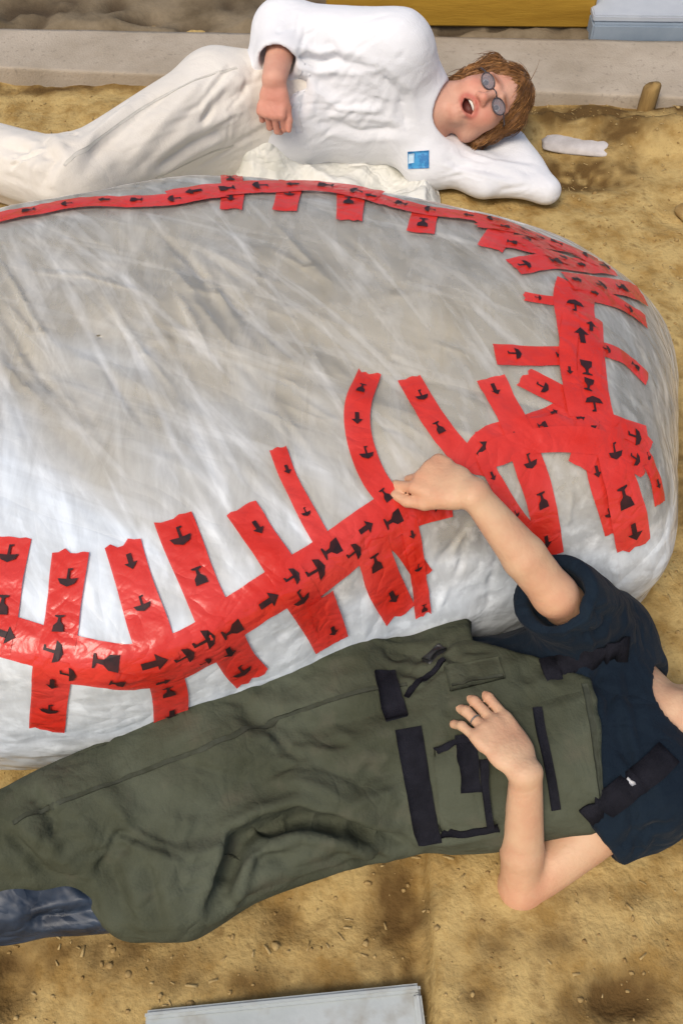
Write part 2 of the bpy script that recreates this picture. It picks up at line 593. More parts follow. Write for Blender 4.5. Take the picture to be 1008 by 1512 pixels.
M['eye'] = mat('eye_white', (0.72, 0.7, 0.68), .2, .5)
M['iris'] = mat('iris_brown', (0.03, 0.018, 0.01), .15, .5)
M['teeth'] = mat('teeth', (0.72, 0.68, 0.6), .3, .4)
M['mouth'] = mat('mouth_inside', (0.06, 0.012, 0.012), .5, .3)
M['glasses'] = mat('glasses_frame', (0.05, 0.04, 0.045), .3, .5)
M['lens'] = bpy.data.materials.new('tinted_lens')
M['lens'].use_nodes = True
_nt = M['lens'].node_tree
_p = _nt.nodes['Principled BSDF']
_p.inputs['Base Color'].default_value = (.22, .22, .25, 1)
_p.inputs['Roughness'].default_value = .08
_p.inputs['Alpha'].default_value = .38
M['print'] = mat('tape_print', (0.018, 0.008, 0.010), .5, .3, base2=(0.05, 0.012, 0.012), var_scale=60)
M['nail'] = mat('fingernail', (0.62, 0.40, 0.31), .3, .45, base2=(0.68, 0.47, 0.38), var_scale=60)
M['ring'] = mat('ring_metal', (0.12, 0.11, 0.1), .3, .6)

def skin_mat(name, base, red):
    m = mat(name, base, .52, .32, bump=.28, bump_scale=150, sub=.10)
    nt = m.node_tree
    b = nt.nodes['Principled BSDF']
    n = nt.nodes.new('ShaderNodeTexNoise'); n.inputs['Scale'].default_value = 22; n.inputs['Detail'].default_value = 5
    tc = nt.nodes.new('ShaderNodeTexCoord'); nt.links.new(tc.outputs['Object'], n.inputs['Vector'])
    r = nt.nodes.new('ShaderNodeValToRGB')
    r.color_ramp.elements[0].position, r.color_ramp.elements[1].position = .38, .66
    r.color_ramp.elements[0].color = (*base, 1)
    r.color_ramp.elements[1].color = (*red, 1)
    nt.links.new(n.outputs[0], r.inputs[0])
    at_ = nt.nodes.new('ShaderNodeAttribute'); at_.attribute_name = 'tint'
    mx = nt.nodes.new('ShaderNodeMix'); mx.data_type = 'RGBA'; mx.blend_type = 'MULTIPLY'
    mx.inputs['Factor'].default_value = 1
    nt.links.new(r.outputs[0], mx.inputs['A']); nt.links.new(at_.outputs['Color'], mx.inputs['B'])
    nt.links.new(mx.outputs['Result'], b.inputs['Base Color'])
    return m
M['skin'] = skin_mat('skin', (0.60, 0.385, 0.235), (0.56, 0.315, 0.19))
M['skin_pink'] = skin_mat('pink_skin', (0.60, 0.335, 0.235), (0.56, 0.275, 0.19))

def tape_mat():
    m = bpy.data.materials.new('red_tape')
    m.use_nodes = True
    nt = m.node_tree
    b = nt.nodes['Principled BSDF']
    b.inputs['Roughness'].default_value = .26
    b.inputs['Specular IOR Level'].default_value = .45
    tc = nt.nodes.new('ShaderNodeTexCoord')
    n = nt.nodes.new('ShaderNodeTexNoise'); n.inputs['Scale'].default_value = 9; n.inputs['Detail'].default_value = 4
    nt.links.new(tc.outputs['Object'], n.inputs['Vector'])
    r = nt.nodes.new('ShaderNodeValToRGB')
    r.color_ramp.elements[0].position, r.color_ramp.elements[1].position = .35, .7
    r.color_ramp.elements[0].color = (0.60, 0.024, 0.012, 1)
    r.color_ramp.elements[1].color = (0.68, 0.050, 0.040, 1)
    nt.links.new(n.outputs[0], r.inputs[0])
    nt.links.new(r.outputs[0], b.inputs['Base Color'])
    n2 = nt.nodes.new('ShaderNodeTexNoise'); n2.inputs['Scale'].default_value = 45; n2.inputs['Detail'].default_value = 3
    nt.links.new(tc.outputs['Object'], n2.inputs['Vector'])
    bp = nt.nodes.new('ShaderNodeBump'); bp.inputs['Strength'].default_value = .35; bp.inputs['Distance'].default_value = .004
    nt.links.new(n2.outputs[0], bp.inputs['Height']); nt.links.new(bp.outputs[0], b.inputs['Normal'])
    crinkles(nt, bp, [(18, 2, 30), (34, 2, -50)], .007, .40)
    b.inputs['Alpha'].default_value = .93
    return m
M['tape'] = tape_mat()

def film_mat():
    m = bpy.data.materials.new('clear_plastic_film')
    m.use_nodes = True
    nt = m.node_tree
    for n in list(nt.nodes): nt.nodes.remove(n)
    out = nt.nodes.new('ShaderNodeOutputMaterial')
    tr = nt.nodes.new('ShaderNodeBsdfTransparent')
    p = nt.nodes.new('ShaderNodeBsdfPrincipled')
    p.inputs['Base Color'].default_value = (.68, .73, .77, 1)
    p.inputs['Roughness'].default_value = .12
    p.inputs['Specular IOR Level'].default_value = .7
    tc = nt.nodes.new('ShaderNodeTexCoord')
    mp = nt.nodes.new('ShaderNodeMapping')
    mp.inputs['Rotation'].default_value = (0, 0, R(35)); mp.inputs['Scale'].default_value = (2.2, .7, 1)
    nt.links.new(tc.outputs['Object'], mp.inputs[0])
    n = nt.nodes.new('ShaderNodeTexNoise'); n.inputs['Scale'].default_value = 7; n.inputs['Detail'].default_value = 7; n.inputs['Roughness'].default_value = .65
    n.inputs['Distortion'].default_value = .6
    nt.links.new(mp.outputs[0], n.inputs['Vector'])
    mr = nt.nodes.new('ShaderNodeMapRange')
    mr.inputs['From Min'].default_value, mr.inputs['From Max'].default_value = .3, .72
    mr.inputs['To Min'].default_value, mr.inputs['To Max'].default_value = .10, .42
    nt.links.new(n.outputs[0], mr.inputs['Value'])
    for ang_, sc_, amt_ in ((50, 24, .25), (64, 32, .22), (80, 20, .15), (22, 28, .13)):
        r1 = nt.nodes.new('ShaderNodeMapping'); r1.inputs['Rotation'].default_value = (0, 0, R(ang_)); nt.links.new(tc.outputs['Object'], r1.inputs[0])
        r2 = nt.nodes.new('ShaderNodeMapping'); r2.inputs['Scale'].default_value = (.055, 1, 1); nt.links.new(r1.outputs[0], r2.inputs[0])
        ns = nt.nodes.new('ShaderNodeTexNoise'); ns.inputs['Scale'].default_value = sc_; ns.inputs['Detail'].default_value = 5; ns.inputs['Distortion'].default_value = .25
        nt.links.new(r2.outputs[0], ns.inputs['Vector'])
        m2 = nt.nodes.new('ShaderNodeMapRange'); m2.inputs['From Min'].default_value, m2.inputs['From Max'].default_value = .56, .70
        m2.inputs['To Max'].default_value = amt_
        nt.links.new(ns.outputs[0], m2.inputs['Value'])
        sm = nt.nodes.new('ShaderNodeMath'); sm.operation = 'ADD'
        nt.links.new(mr.outputs[0], sm.inputs[0]); nt.links.new(m2.outputs[0], sm.inputs[1]); mr = sm
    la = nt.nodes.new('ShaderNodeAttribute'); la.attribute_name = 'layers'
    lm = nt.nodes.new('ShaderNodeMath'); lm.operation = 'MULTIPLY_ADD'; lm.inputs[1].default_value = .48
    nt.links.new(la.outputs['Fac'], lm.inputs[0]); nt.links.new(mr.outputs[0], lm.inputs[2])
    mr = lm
    lw = nt.nodes.new('ShaderNodeFresnel'); lw.inputs['IOR'].default_value = 1.6
    ad = nt.nodes.new('ShaderNodeMath'); ad.operation = 'ADD'; ad.use_clamp = True
    nt.links.new(mr.outputs[0], ad.inputs[0]); nt.links.new(lw.outputs[0], ad.inputs[1])
    n2 = nt.nodes.new('ShaderNodeTexNoise'); n2.inputs['Scale'].default_value = 16; n2.inputs['Detail'].default_value = 6
    nt.links.new(mp.outputs[0], n2.inputs['Vector'])
    bp = nt.nodes.new('ShaderNodeBump'); bp.inputs['Strength'].default_value = .16; bp.inputs['Distance'].default_value = .008
    nt.links.new(n2.outputs[0], bp.inputs['Height'])
    crinkles(nt, bp, [(5, 4, 48), (9, 4, 66), (15, 3, 25)], .010, .17)
    nt.links.new(bp.outputs[0], p.inputs['Normal'])
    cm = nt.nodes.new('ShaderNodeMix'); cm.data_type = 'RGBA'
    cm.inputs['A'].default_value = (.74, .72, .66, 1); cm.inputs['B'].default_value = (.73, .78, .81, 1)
    nt.links.new(la.outputs['Fac'], cm.inputs['Factor'])  # front colour carries the sky's bluish sheen on the bunched film
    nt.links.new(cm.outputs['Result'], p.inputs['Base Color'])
    mix = nt.nodes.new('ShaderNodeMixShader')
    nt.links.new(ad.outputs[0], mix.inputs[0]); nt.links.new(tr.outputs[0], mix.inputs[1]); nt.links.new(p.outputs[0], mix.inputs[2])
    nt.links.new(mix.outputs[0], out.inputs[0])
    return m
M['film'] = film_mat()

# ------------------------------------------------------------------ the ground
def axis(lo, hi, step, far):
    a = list(np.arange(lo, hi + 1e-6, step))
    s, x = step, lo
    left = []
    while x > -far:
        s *= 1.35; x -= s; left.append(x)
    s, x = step, hi
    right = []
    while x < far:
        s *= 1.35; x += s; right.append(x)
    return np.array(left[::-1] + a + right)

def ground_height(x, y):
    P = np.stack([x, y, np.zeros_like(x)], 1)
    z = fbm(P, 3.2, 3) * .010 + fbm(P, 13, 3, 5) * .0075 + noise(P, 55, 2) * .0022
    ramp = lambda t: np.clip(t, 0, 1) ** 2 * (3 - 2 * np.clip(t, 0, 1))
    # a cut step in the soil beside the bottom of the picture: the right side stands a little proud
    e = 0.131 + .004 * noise(P, 18, 8)
    step = ramp((x - e) / .004) * ramp((.66 - y) / .14)
    z = z + step * .038
    z = z - .012 * ramp((e - x) / .01) * np.exp(-((x - e) / .05) ** 2) * ramp((.6 - y) / .1)
    # hollow low on the right, hollow low on the left
    z = z - .03 * np.exp(-(((x - .40) / .06) ** 2 + ((y - .335) / .035) ** 2))
    z = z - .03 * np.exp(-(((x + .49) / .04) ** 2 + ((y - .37) / .05) ** 2))
    # mounds to the right behind the bundle
    z = z + .05 * np.exp(-(((x - 1.0) / .28) ** 2 + ((y - 2.62) / .12) ** 2)) * (1 + .8 * noise(P, 9, 4))
    z = z + .085 * np.exp(-(((x - .66) / .14) ** 2 + ((y - 2.66) / .07) ** 2)) * (1 + .8 * noise(P, 12, 6))
    z = z - .03 * np.exp(-(((x - .66) / .12) ** 2 + ((y - 2.42) / .05) ** 2))
    # flat where people, the bundle and the slab rest
    z = np.where((y > 2.72 - .1 * x) & (y < 8), np.minimum(z, .03), z)
    return z

gx, gy = axis(-1.45, 1.5, .0085, 120), axis(.1, 3.5, .0085, 120)
X, Y = np.meshgrid(gx, gy, indexing='ij')
Z = ground_height(X.ravel(), Y.ravel())
nxg, nyg = len(gx), len(gy)
ii, jj = np.meshgrid(np.arange(nxg - 1), np.arange(nyg - 1), indexing='ij')
b0 = (ii * nyg + jj).ravel()
gf = np.stack([b0, b0 + nyg, b0 + nyg + 1, b0 + 1], 1)
gv = np.stack([X.ravel(), Y.ravel(), Z], 1)
ground = mesh_obj('ground', gv, gf, M['soil'], kind='structure')
# earth darker in moist brown patches, with painted shade in the same mask
damp_shade = [(-.36, .40, .17, .05, .5), (-.10, .45, .10, .03, .4), (.30, .40, .12, .03, .4), (-.52, .36, .07, .05, .75), (.40, .335, .085, .04, .85), (.20, .345, .035, .03, .6), (-.24, .44, .06, .025, .45), (.68, 2.70, .18, .07, 1.3), (.62, 2.45, .17, .055, 1.3), (.80, 2.60, .10, .08, .6), (.98, 2.74, .14, .05, .6),
        (.98, 2.64, .2, .05, .45), (.085, .44, .045, .12, .8), (-.10, .36, .25, .025, .4), (.72, 1.2, .035, .5, .55), (.40, .47, .09, .02, .5), (-.95, 2.9, .4, .04, .6)]  # thin strips here paint shade beside bundle, soil step and slab edge
gP = gv.copy(); gP[:, 2] = 0
wv = np.zeros(len(gv))
for x0, y0, sx, sy, a in damp_shade:
    wv = np.maximum(wv, a * np.exp(-(((gv[:, 0] - x0) / sx) ** 2 + ((gv[:, 1] - y0) / sy) ** 2)))
wv = np.clip(1.3 * wv * (1 + .7 * noise(gP, 22, 3) + .5 * noise(gP, 60, 5)), 0, 1)
add_color(ground, 'damp_shade', np.stack([wv] * 3, 1))
def damp_shade_mix(m, dark):
    nt = m.node_tree
    b = nt.nodes['Principled BSDF']
    src = b.inputs['Base Color'].links[0].from_socket
    av = nt.nodes.new('ShaderNodeAttribute'); av.attribute_name = 'damp_shade'
    mx = nt.nodes.new('ShaderNodeMix'); mx.data_type = 'RGBA'
    nt.links.new(av.outputs['Fac'], mx.inputs['Factor']); nt.links.new(src, mx.inputs['A']); mx.inputs['B'].default_value = (*dark, 1)
    nt.links.new(mx.outputs['Result'], b.inputs['Base Color'])
damp_shade_mix(M['soil'], (.115, .066, .022))
damp_shade_mix(M['rubble'], (.07, .05, .03))

# loose clods: nobody could count them
bm = bmesh.new(); bmesh.ops.create_icosphere(bm, subdivisions=1, radius=1)
bm.verts.index_update()
iv = np.array([v.co for v in bm.verts]); it = np.array([[v.index for v in f.verts] for f in bm.faces]); bm.free()
cv, cf = [], []
N = 6000
xs, ys = rng.uniform(-1.3, 1.4, N), rng.uniform(.25, 2.85, N)
zs = ground_height(xs, ys)
sz = np.clip(rng.lognormal(-6.1, .5, N), .0012, .009)
for k in range(N):
    s = sz[k] * rng.uniform(.6, 1.25, 3) * (1, 1, .65)
    cv.append(iv * s * (1 + rng.uniform(-.38, .38, (len(iv), 1))) + (xs[k], ys[k], zs[k] + sz[k] * .25)); cf.append(it + k * len(iv))
mesh_obj('soil_clods', np.vstack(cv), np.vstack(cf), M['clod'], kind='stuff', label='loose sandy clods scattered over the tan ground')

# dry chips and straw trodden into the sand
fv, ff = [], []
N = 1300
xs, ys = rng.uniform(-1.3, 1.4, N), rng.uniform(.25, 2.85, N)
zs = ground_height(xs, ys)
for k in range(N):
    a = rng.uniform(0, math.pi); l = rng.uniform(.002, .009); w = rng.uniform(.0007, .0022); t = rng.normal(0, .15)
    dx, dy = math.cos(a) * l, math.sin(a) * l; nx_, ny_ = -math.sin(a) * w, math.cos(a) * w
    c = np.array([xs[k], ys[k], zs[k] + .0016]); b0_ = len(fv)
    for sx, sy, sz_ in ((-1, -1, 0), (1, -.7, 0), (1, .7, 0), (-1, 1, 0), (-1, -1, 1), (1, -.7, 1), (1, .7, 1), (-1, 1, 1)):
        fv.append(c + V(dx * sx + nx_ * sy, dy * sx + ny_ * sy, t * l * sx + sz_ * .0009))
    ff += [[b0_ + i for i in q] for q in ((4, 5, 6, 7), (0, 1, 5, 4), (1, 2, 6, 5), (2, 3, 7, 6), (3, 0, 4, 7))]
mesh_obj('straw_chips', fv, np.array(ff), M['straw'], smooth=False, kind='stuff', label='dry chips and bits of straw trodden into the sand')

# straight strip of concrete behind, sloping across
def slab(name, pts, z0, z1, m, **kw):
    n = 60
    (ax, ay), (bx, by), (cx, cy), (dx, dy) = pts      # front left, front right, back right, back left
    vs, fs = [], []
    prof = [(0, z0), (0, z1 - .008), (.004, z1 - .002), (.012, z1)] + [(t, z1) for t in np.linspace(.06, .94, 12)] + [(.99, z1), (1, z0)]
    for i in range(n + 1):
        t = i / n
        f = np.array([ax + (bx - ax) * t, ay + (by - ay) * t]); g = np.array([dx + (cx - dx) * t, dy + (cy - dy) * t])
        for s, z in prof:
            p = f + (g - f) * s
            vs.append((p[0], p[1], z))
    k = len(prof)
    vs = np.array(vs)
    nz = fbm(vs, 9, 3, 2)
    vs[:, 2] += np.where(vs[:, 2] > z0 + .01, nz * .003, 0)
    vs[:, 1] += fbm(vs * (1, 0, 1), 16, 2, 4) * .006 * (vs[:, 1] < 3.0)
    for i in range(n):
        for j in range(k - 1):
            fs.append((i * k + j, (i + 1) * k + j, (i + 1) * k + j + 1, i * k + j + 1))
    return mesh_obj(name, vs, np.array(fs), m, kind='structure', **kw)
slab('concrete_path', [(-4, 3.19), (4, 2.50), (4, 2.99), (-4, 3.19 + .09)], -.05, .045, M['concrete'])

# rough dirt bank beyond the concrete
gx2, gy2 = np.arange(-4, 4.01, .02), np.arange(3.0, 4.3, .02)
X2, Y2 = np.meshgrid(gx2, gy2, indexing='ij')
P2 = np.stack([X2.ravel(), Y2.ravel(), np.zeros(X2.size)], 1)
e2 = 3.115 - .0237 * P2[:, 0]
Z2 = np.clip((P2[:, 1] - e2) / .06, 0, 1) * (.05 + .02 * fbm(P2, 7, 3) + .022 * ridged(P2, 5, 3)) - .01
n2 = len(gy2)
i2, j2 = np.meshgrid(np.arange(len(gx2) - 1), np.arange(n2 - 1), indexing='ij')
b2 = (i2 * n2 + j2).ravel()
hol = [(-1.02, 3.29, .10, .06), (-.90, 3.33, .07, .05), (-.76, 3.33, .05, .04), (-.66, 3.25, .06, .03), (-.50, 3.22, .06, .025), (-1.0, 3.24, .05, .03), (.35, 3.2, .30, .02), (-.2, 3.35, .2, .05)]
hw = np.zeros(len(P2))
for x0, y0, sx, sy in hol: hw = np.maximum(hw, np.exp(-(((P2[:, 0] - x0) / sx) ** 2 + ((P2[:, 1] - y0) / sy) ** 2)))
hw = np.clip(hw * (1.1 + .9 * noise(P2, 24, 3)), 0, 1)
Z2 = Z2 - .03 * hw
P2[:, 2] = Z2
bank = mesh_obj('dirt_bank', P2, np.stack([b2, b2 + n2, b2 + n2 + 1, b2 + 1], 1), M['rubble'], kind='structure')

add_color(bank, 'damp_shade', np.stack([hw] * 3, 1))  # darker earth in the bank's hollows

def rock(name, c, size, rz, m, seed, **kw):
    bm = bmesh.new(); bmesh.ops.create_icosphere(bm, subdivisions=3, radius=1)
    bm.verts.index_update()
    v = np.array([x.co for x in bm.verts]); f = np.array([[x.index for x in q.verts] for q in bm.faces]); bm.free()
    v = v * (1 + .22 * fbm(v, 1.3, 3, seed)[:, None])
    v = np.sign(v) * np.abs(v) ** .8 * np.array(size)
    c_, s_ = math.cos(rz), math.sin(rz)
    v = np.stack([v[:, 0] * c_ - v[:, 1] * s_, v[:, 0] * s_ + v[:, 1] * c_, v[:, 2]], 1)
    o = mesh_obj(name, v, f, m, **kw)
    o.location = c
    return o
# ochre beam, blue-grey step with white panel
q0 = at(680, 27, .07)
bv, bf = box((q0[0], q0[1] + .08, .10), (.85, .15, .12), R(-1), .003, .006)
mesh_obj('timber_beam', bv, bf, M['ochre'], smooth=False, label='ochre yellow timber beam lying behind the concrete strip', cat='beam')
stp = empty('painted_step', (1.3, 3.25, 0), label='blue-grey painted step with pale top at the far right', cat='step')
q0 = at(872, 66, .03)
bv, bf = box((q0[0] + .48, q0[1] + .10, .045), (.96, .20, .085), R(-1.4), 0, .006); mesh_obj('riser', bv, bf, M['bluegrey'], stp, smooth=False)
bv, bf = box((q0[0] + .485, q0[1] + .115, .0985), (.97, .20, .02), R(-1.4), 0, .004); mesh_obj('tread', bv, bf, M['palewhite'], stp, smooth=False)

M['whitepanel'] = mat('white_panel_paint', (0.66, 0.66, 0.66), .5, .3, base2=(0.74, 0.74, 0.73), var_scale=5)
bv, bf = box((q0[0] + .49, q0[1] + .24, .17), (.97, .03, .34), R(-1.4), 0, .004); mesh_obj('back_panel', bv, bf, M['whitepanel'], stp, smooth=False)

# wooden peg, pale stone, white board
def peg():
    p = at(950, 170, 0)
    n = 10
    vs, fs = [], []
    prof = [(0, -.06, 1.0), (0, .06, 1.0), (0, .085, .98), (0, .094, .8), (0, .096, .0)]
    for q, (a, z, s) in enumerate(prof):
        for j in range(n):
            t = 2 * math.pi * j / n
            rr = .025 * s * (1 + .1 * math.sin(3 * t + 1) + .06 * math.sin(5 * t))
            vs.append((p[0] + rr * math.cos(t) + z * .03, p[1] + .9 * rr * math.sin(t), z + .006 * math.cos(t) * (z > 0)))
    for q in range(len(prof) - 1):
        for j in range(n):
            fs.append((q * n + j, q * n + (j + 1) % n, (q + 1) * n + (j + 1) % n, (q + 1) * n + j))
    mesh_obj('wooden_peg', vs, np.array(fs), M['peg'], smooth=False, label='short brown wooden peg standing upright in the soil at the back right', cat='peg')
peg()
p = at(838, 207, .02)
rock('pale_stone', (p[0] + .025, p[1] - .01, .010), (.105, .045, .012), R(-8), M['stone'], 3, label='pale grey flat stone half buried in dark soil beside the ginger-haired head', cat='stone')
p = at(1003, 318, .0)
rock('brown_clod', (p[0] + .02, p[1], .01), (.03, .035, .02), .4, M['clod'], 5, label='brown lump of earth at the right edge beyond the bundle', cat='lump')

def white_board():
    # a pale tray-like board at the lower edge, low rim along its sides
    a, b_ = at(330, 1486, 0), at(618, 1457, 0)
    d = unit((b_ - a) * (1, 1, 0)); s = np.array([d[1], -d[0], 0])
    root = empty('white_board', tuple((a + b_) / 2), label='white plastic board with a low rim at the lower edge of the photo', cat='board')
    L, W = .40, .30
    c = b_ - d * L / 2 + s * W / 2
    rz = math.atan2(d[1], d[0])
    v, f = box((c[0], c[1], .012), (L, W, .012), rz, 0, .004); mesh_obj('panel', v, f, M['board'], root, smooth=False)
    for (o, l, w) in ((-s * (W / 2 - .006), L, .012), (d * (L / 2 - .006), .012, W - .026)):
        q = c + o
        v, f = box((q[0], q[1], .021), (l, w, .012), rz, 0, .004); mesh_obj('rim', v, f, M['board'], root, smooth=False)
white_board()

# ------------------------------------------------------------------ the wrapped bundle
ridge = np.array([(-1.38, 1.15), (-1.12, .82), (-.75, .70), (-.47, .69), (-.28, .68), (-.08, .785), (.10, .935), (.26, 1.03), (.44, 1.10), (.462, 1.25), (.432, 1.43), (.375, 1.56), (.263, 1.665), (-.01, 1.755), (-.3, 1.785), (-.67, 1.69), (-1.12, 1.5)])
bulge = np.array([(-1.47, 1.15), (-1.2, .76), (-.8, .675), (-.5, .66), (-.29, .68), (-.08, .755), (.13, .845), (.34, .925), (.565, 1.0), (.632, 1.22), (.672, 1.45), (.66, 1.62), (.5, 1.77), (.02, 1.86), (-.32, 1.88), (-.7, 1.79), (-1.2, 1.6)])
foot = np.array([(-1.42, 1.15), (-1.16, .80), (-.79, .715), (-.5, .715), (-.27, .74), (-.07, .80), (.14, .875), (.34, .94), (.55, 1.01), (.61, 1.23), (.645, 1.45), (.63, 1.6), (.48, 1.74), (.02, 1.83), (-.32, 1.85), (-.7, 1.76), (-1.17, 1.57)])
ctr = np.array([-.40, 1.24])

def closed_spline(c, n):
    K = len(c)
    t = np.linspace(0, K, n, endpoint=False)
    i = np.floor(t).astype(int); f = (t - i)[:, None]
    p0, p1, p2, p3 = c[(i - 1) % K], c[i % K], c[(i + 1) % K], c[(i + 2) % K]
    return .5 * (2 * p1 + (p2 - p0) * f + (2 * p0 - 5 * p1 + 4 * p2 - p3) * f ** 2 + (3 * p1 - p0 - 3 * p2 + p3) * f ** 3)

NT = 1000
rg, bl, ft = closed_spline(ridge, NT), closed_spline(bulge, NT), closed_spline(foot, NT)
tt = np.linspace(0, 17, NT, endpoint=False)
# ridge height round the outline (low to the right end)
zr = np.interp(tt, range(18), [.36, .38, .40, .40, .40, .42, .425, .425, .40, .41, .425, .425, .42, .415, .415, .41, .38, .36])
rows = []
def ring3(xy, z): return np.column_stack([xy, np.broadcast_to(z, (NT,))])
rows.append(ring3(ctr + (ft - ctr) * .97, -.02))
ctrl = [ring3(ft, .0), ring3(ft + (bl - ft) * .75, .07), ring3(bl, zr * .45), ring3(bl + (rg - bl) * .42, zr * .80), ring3(rg, zr),
        ring3(ctr + (rg - ctr) * .90, zr + .028), ring3(ctr + (rg - ctr) * .7, zr * .5 + .5 * .41 + .052), ring3(ctr + (rg - ctr) * .45, .475), ring3(ctr + (rg - ctr) * .2, .482), ring3(ctr + (rg - ctr) * .004, .483)]
C = np.array(ctrl)
ext = np.concatenate([[2 * C[0] - C[1]], C, [2 * C[-1] - C[-2]]])
NS = 28
for i in range(1, len(ext) - 2):
    for f in np.linspace(0, 1, NS, endpoint=False):
        p0, p1, p2, p3 = ext[i - 1], ext[i], ext[i + 1], ext[i + 2]
        rows.append(.5 * (2 * p1 + (p2 - p0) * f + (2 * p0 - 5 * p1 + 4 * p2 - p3) * f ** 2 + (3 * p1 - p0 - 3 * p2 + p3) * f ** 3))
rows.append(C[-1])
G = np.array(rows)
nr = len(G)
bvv = G.reshape(-1, 3)
a_, b_ = np.meshgrid(np.arange(nr - 1), np.arange(NT), indexing='ij')
bff = np.stack([a_ * NT + b_, a_ * NT + (b_ + 1) % NT, (a_ + 1) * NT + (b_ + 1) % NT, (a_ + 1) * NT + b_], -1).reshape(-1, 4)
bnn = vnormals(bvv, bff)
low = fbm(bvv, 2.2, 2, 4) * .008 + fbm(bvv, 6, 2, 9) * .003
bundle = empty('wrapped_bundle', (-.4, 1.25, 0), label='large rounded bundle in clear plastic film closed with red tape', cat='bundle')
inner = bvv + bnn * (low - .006 + .004 * fbm(bvv, 11, 3, 3))[:, None]
mesh_obj('filling', inner, bff, M['filling'], bundle)
# the film: taut diagonal pleats and small crinkles
d1 = unit((.75, -.62, 0)); d2 = unit((-.55, -.8, -.2)); d3 = unit((1, .25, 0))
PLEATS = []
rp = np.random.default_rng(77)
for (x0, y0, x1, y1, num, ang, ln) in [(0, 430, 360, 760, 34, -52, 210), (250, 420, 560, 720, 16, -60, 170), (0, 620, 330, 800, 16, -40, 120), (380, 480, 720, 640, 9, -25, 150), (60, 350, 620, 480, 12, -30, 200), (560, 770, 700, 900, 9, 70, 90), (720, 660, 960, 880, 14, 85, 110)]:
    for _ in range(num):
        u_, w_ = rp.uniform(x0, x1), rp.uniform(y0, y1); a_ = R(ang + rp.normal(0, 9)); l_ = ln * rp.uniform(.5, 1.3)
        du, dv = math.cos(a_) * l_ / 2, -math.sin(a_) * l_ / 2; bn = rp.normal(0, .06) * l_
        PLEATS.append(([(u_ - du, w_ - dv), (u_ + bn * .5, w_ + bn), (u_ + du, w_ + dv)], rp.uniform(.004, .007), rp.uniform(.0016, .0040) * rp.choice([1, 1, -1])))
pl = ridged(bvv, 15, 1, stretch_along(d1, 6)) * .0020 + ridged(bvv, 11, 7, stretch_along(d2, 6)) * .0015 + ridged(bvv, 36, 11, stretch_along(d1, 3)) * .0014 + ridged(bvv, 24, 5, stretch_along(d3, 4)) * .0015
amt = .22 + .45 * np.clip(noise(bvv, 3.2, 21) + .3, 0, 1) + .4 * np.clip((1.15 - bvv[:, 1]) * 2, 0, 1)
TAPES = []
def add_tape(path, width, marks=True): TAPES.append((path, width, marks))
# the front seam
add_tape([(-40, 925), (0, 938), (80, 962), (150, 978), (200, 980), (260, 962), (330, 925)], .062)
add_tape([(60, 985), (150, 1002), (235, 1003), (300, 975), (345, 945)], .040)
add_tape([(225, 990), (330, 930), (420, 870), (490, 825)], .066)
add_tape([(330, 915), (430, 850), (520, 790), (590, 740)], .052)
add_tape([(440, 880), (520, 815), (585, 762), (662, 737)], .054)
# the front seam beyond the hand
add_tape([(700, 700), (712, 668), (745, 648), (820, 640), (900, 640), (952, 655)], .058)
add_tape([(705, 655), (780, 637), (870, 622), (930, 640), (955, 665)], .034)
# up the right shoulder
add_tape([(880, 645), (868, 590), (858, 520), (846, 455), (848, 425)], .078)
add_tape([(862, 600), (868, 540), (870, 470)], .045)
add_tape([(852, 690), (868, 640), (855, 580)], .045, marks=False)
# back seam
add_tape([(965, 392), (930, 402), (880, 392), (820, 365), (755, 338), (700, 326)], .046)
add_tape([(745, 336), (680, 322), (620, 314), (550, 296), (490, 284)], .042)
add_tape([(560, 295), (480, 281), (400, 280), (330, 284), (250, 297)], .058)
add_tape([(330, 288), (260, 299), (190, 303), (120, 304), (50, 317), (-30, 332)], .046)
# over the front seam
add_tape([(22, 795), (12, 850), (0, 915), (-12, 965)], .050)
add_tape([(106, 815), (96, 890), (84, 960), (74, 1030), (70, 1076)], .051)
add_tape([(182, 803), (205, 880), (228, 950), (250, 1020), (252, 1062)], .052)
add_tape([(256, 766), (285, 840), (318, 915), (350, 975), (372, 1000)], .053)
add_tape([(356, 752), (395, 810), (430, 860), (470, 925), (485, 952)], .048)
add_tape([(410, 665), (425, 705), (445, 745), (475, 800), (500, 840)], .027)
add_tape([(545, 553), (528, 600), (530, 650), (552, 710), (590, 765)], .040)
add_tape([(603, 562), (628, 605), (655, 645), (690, 690)], .041)
add_tape([(545, 800), (560, 850), (588, 905)], .058)
add_tape([(598, 765), (612, 830), (622, 905)], .028)
add_tape([(470, 880), (482, 915), (492, 945)], .045)
# right end, below and across the seam
add_tape([(722, 562), (745, 605), (770, 665), (795, 740), (808, 818)], .050)
add_tape([(708, 668), (730, 715), (762, 765), (795, 800)], .026)
add_tape([(890, 632), (905, 690), (922, 750), (932, 805)], .062)
add_tape([(870, 660), (885, 720), (905, 785)], .034)
add_tape([(938, 640), (955, 680), (970, 745)], .024)
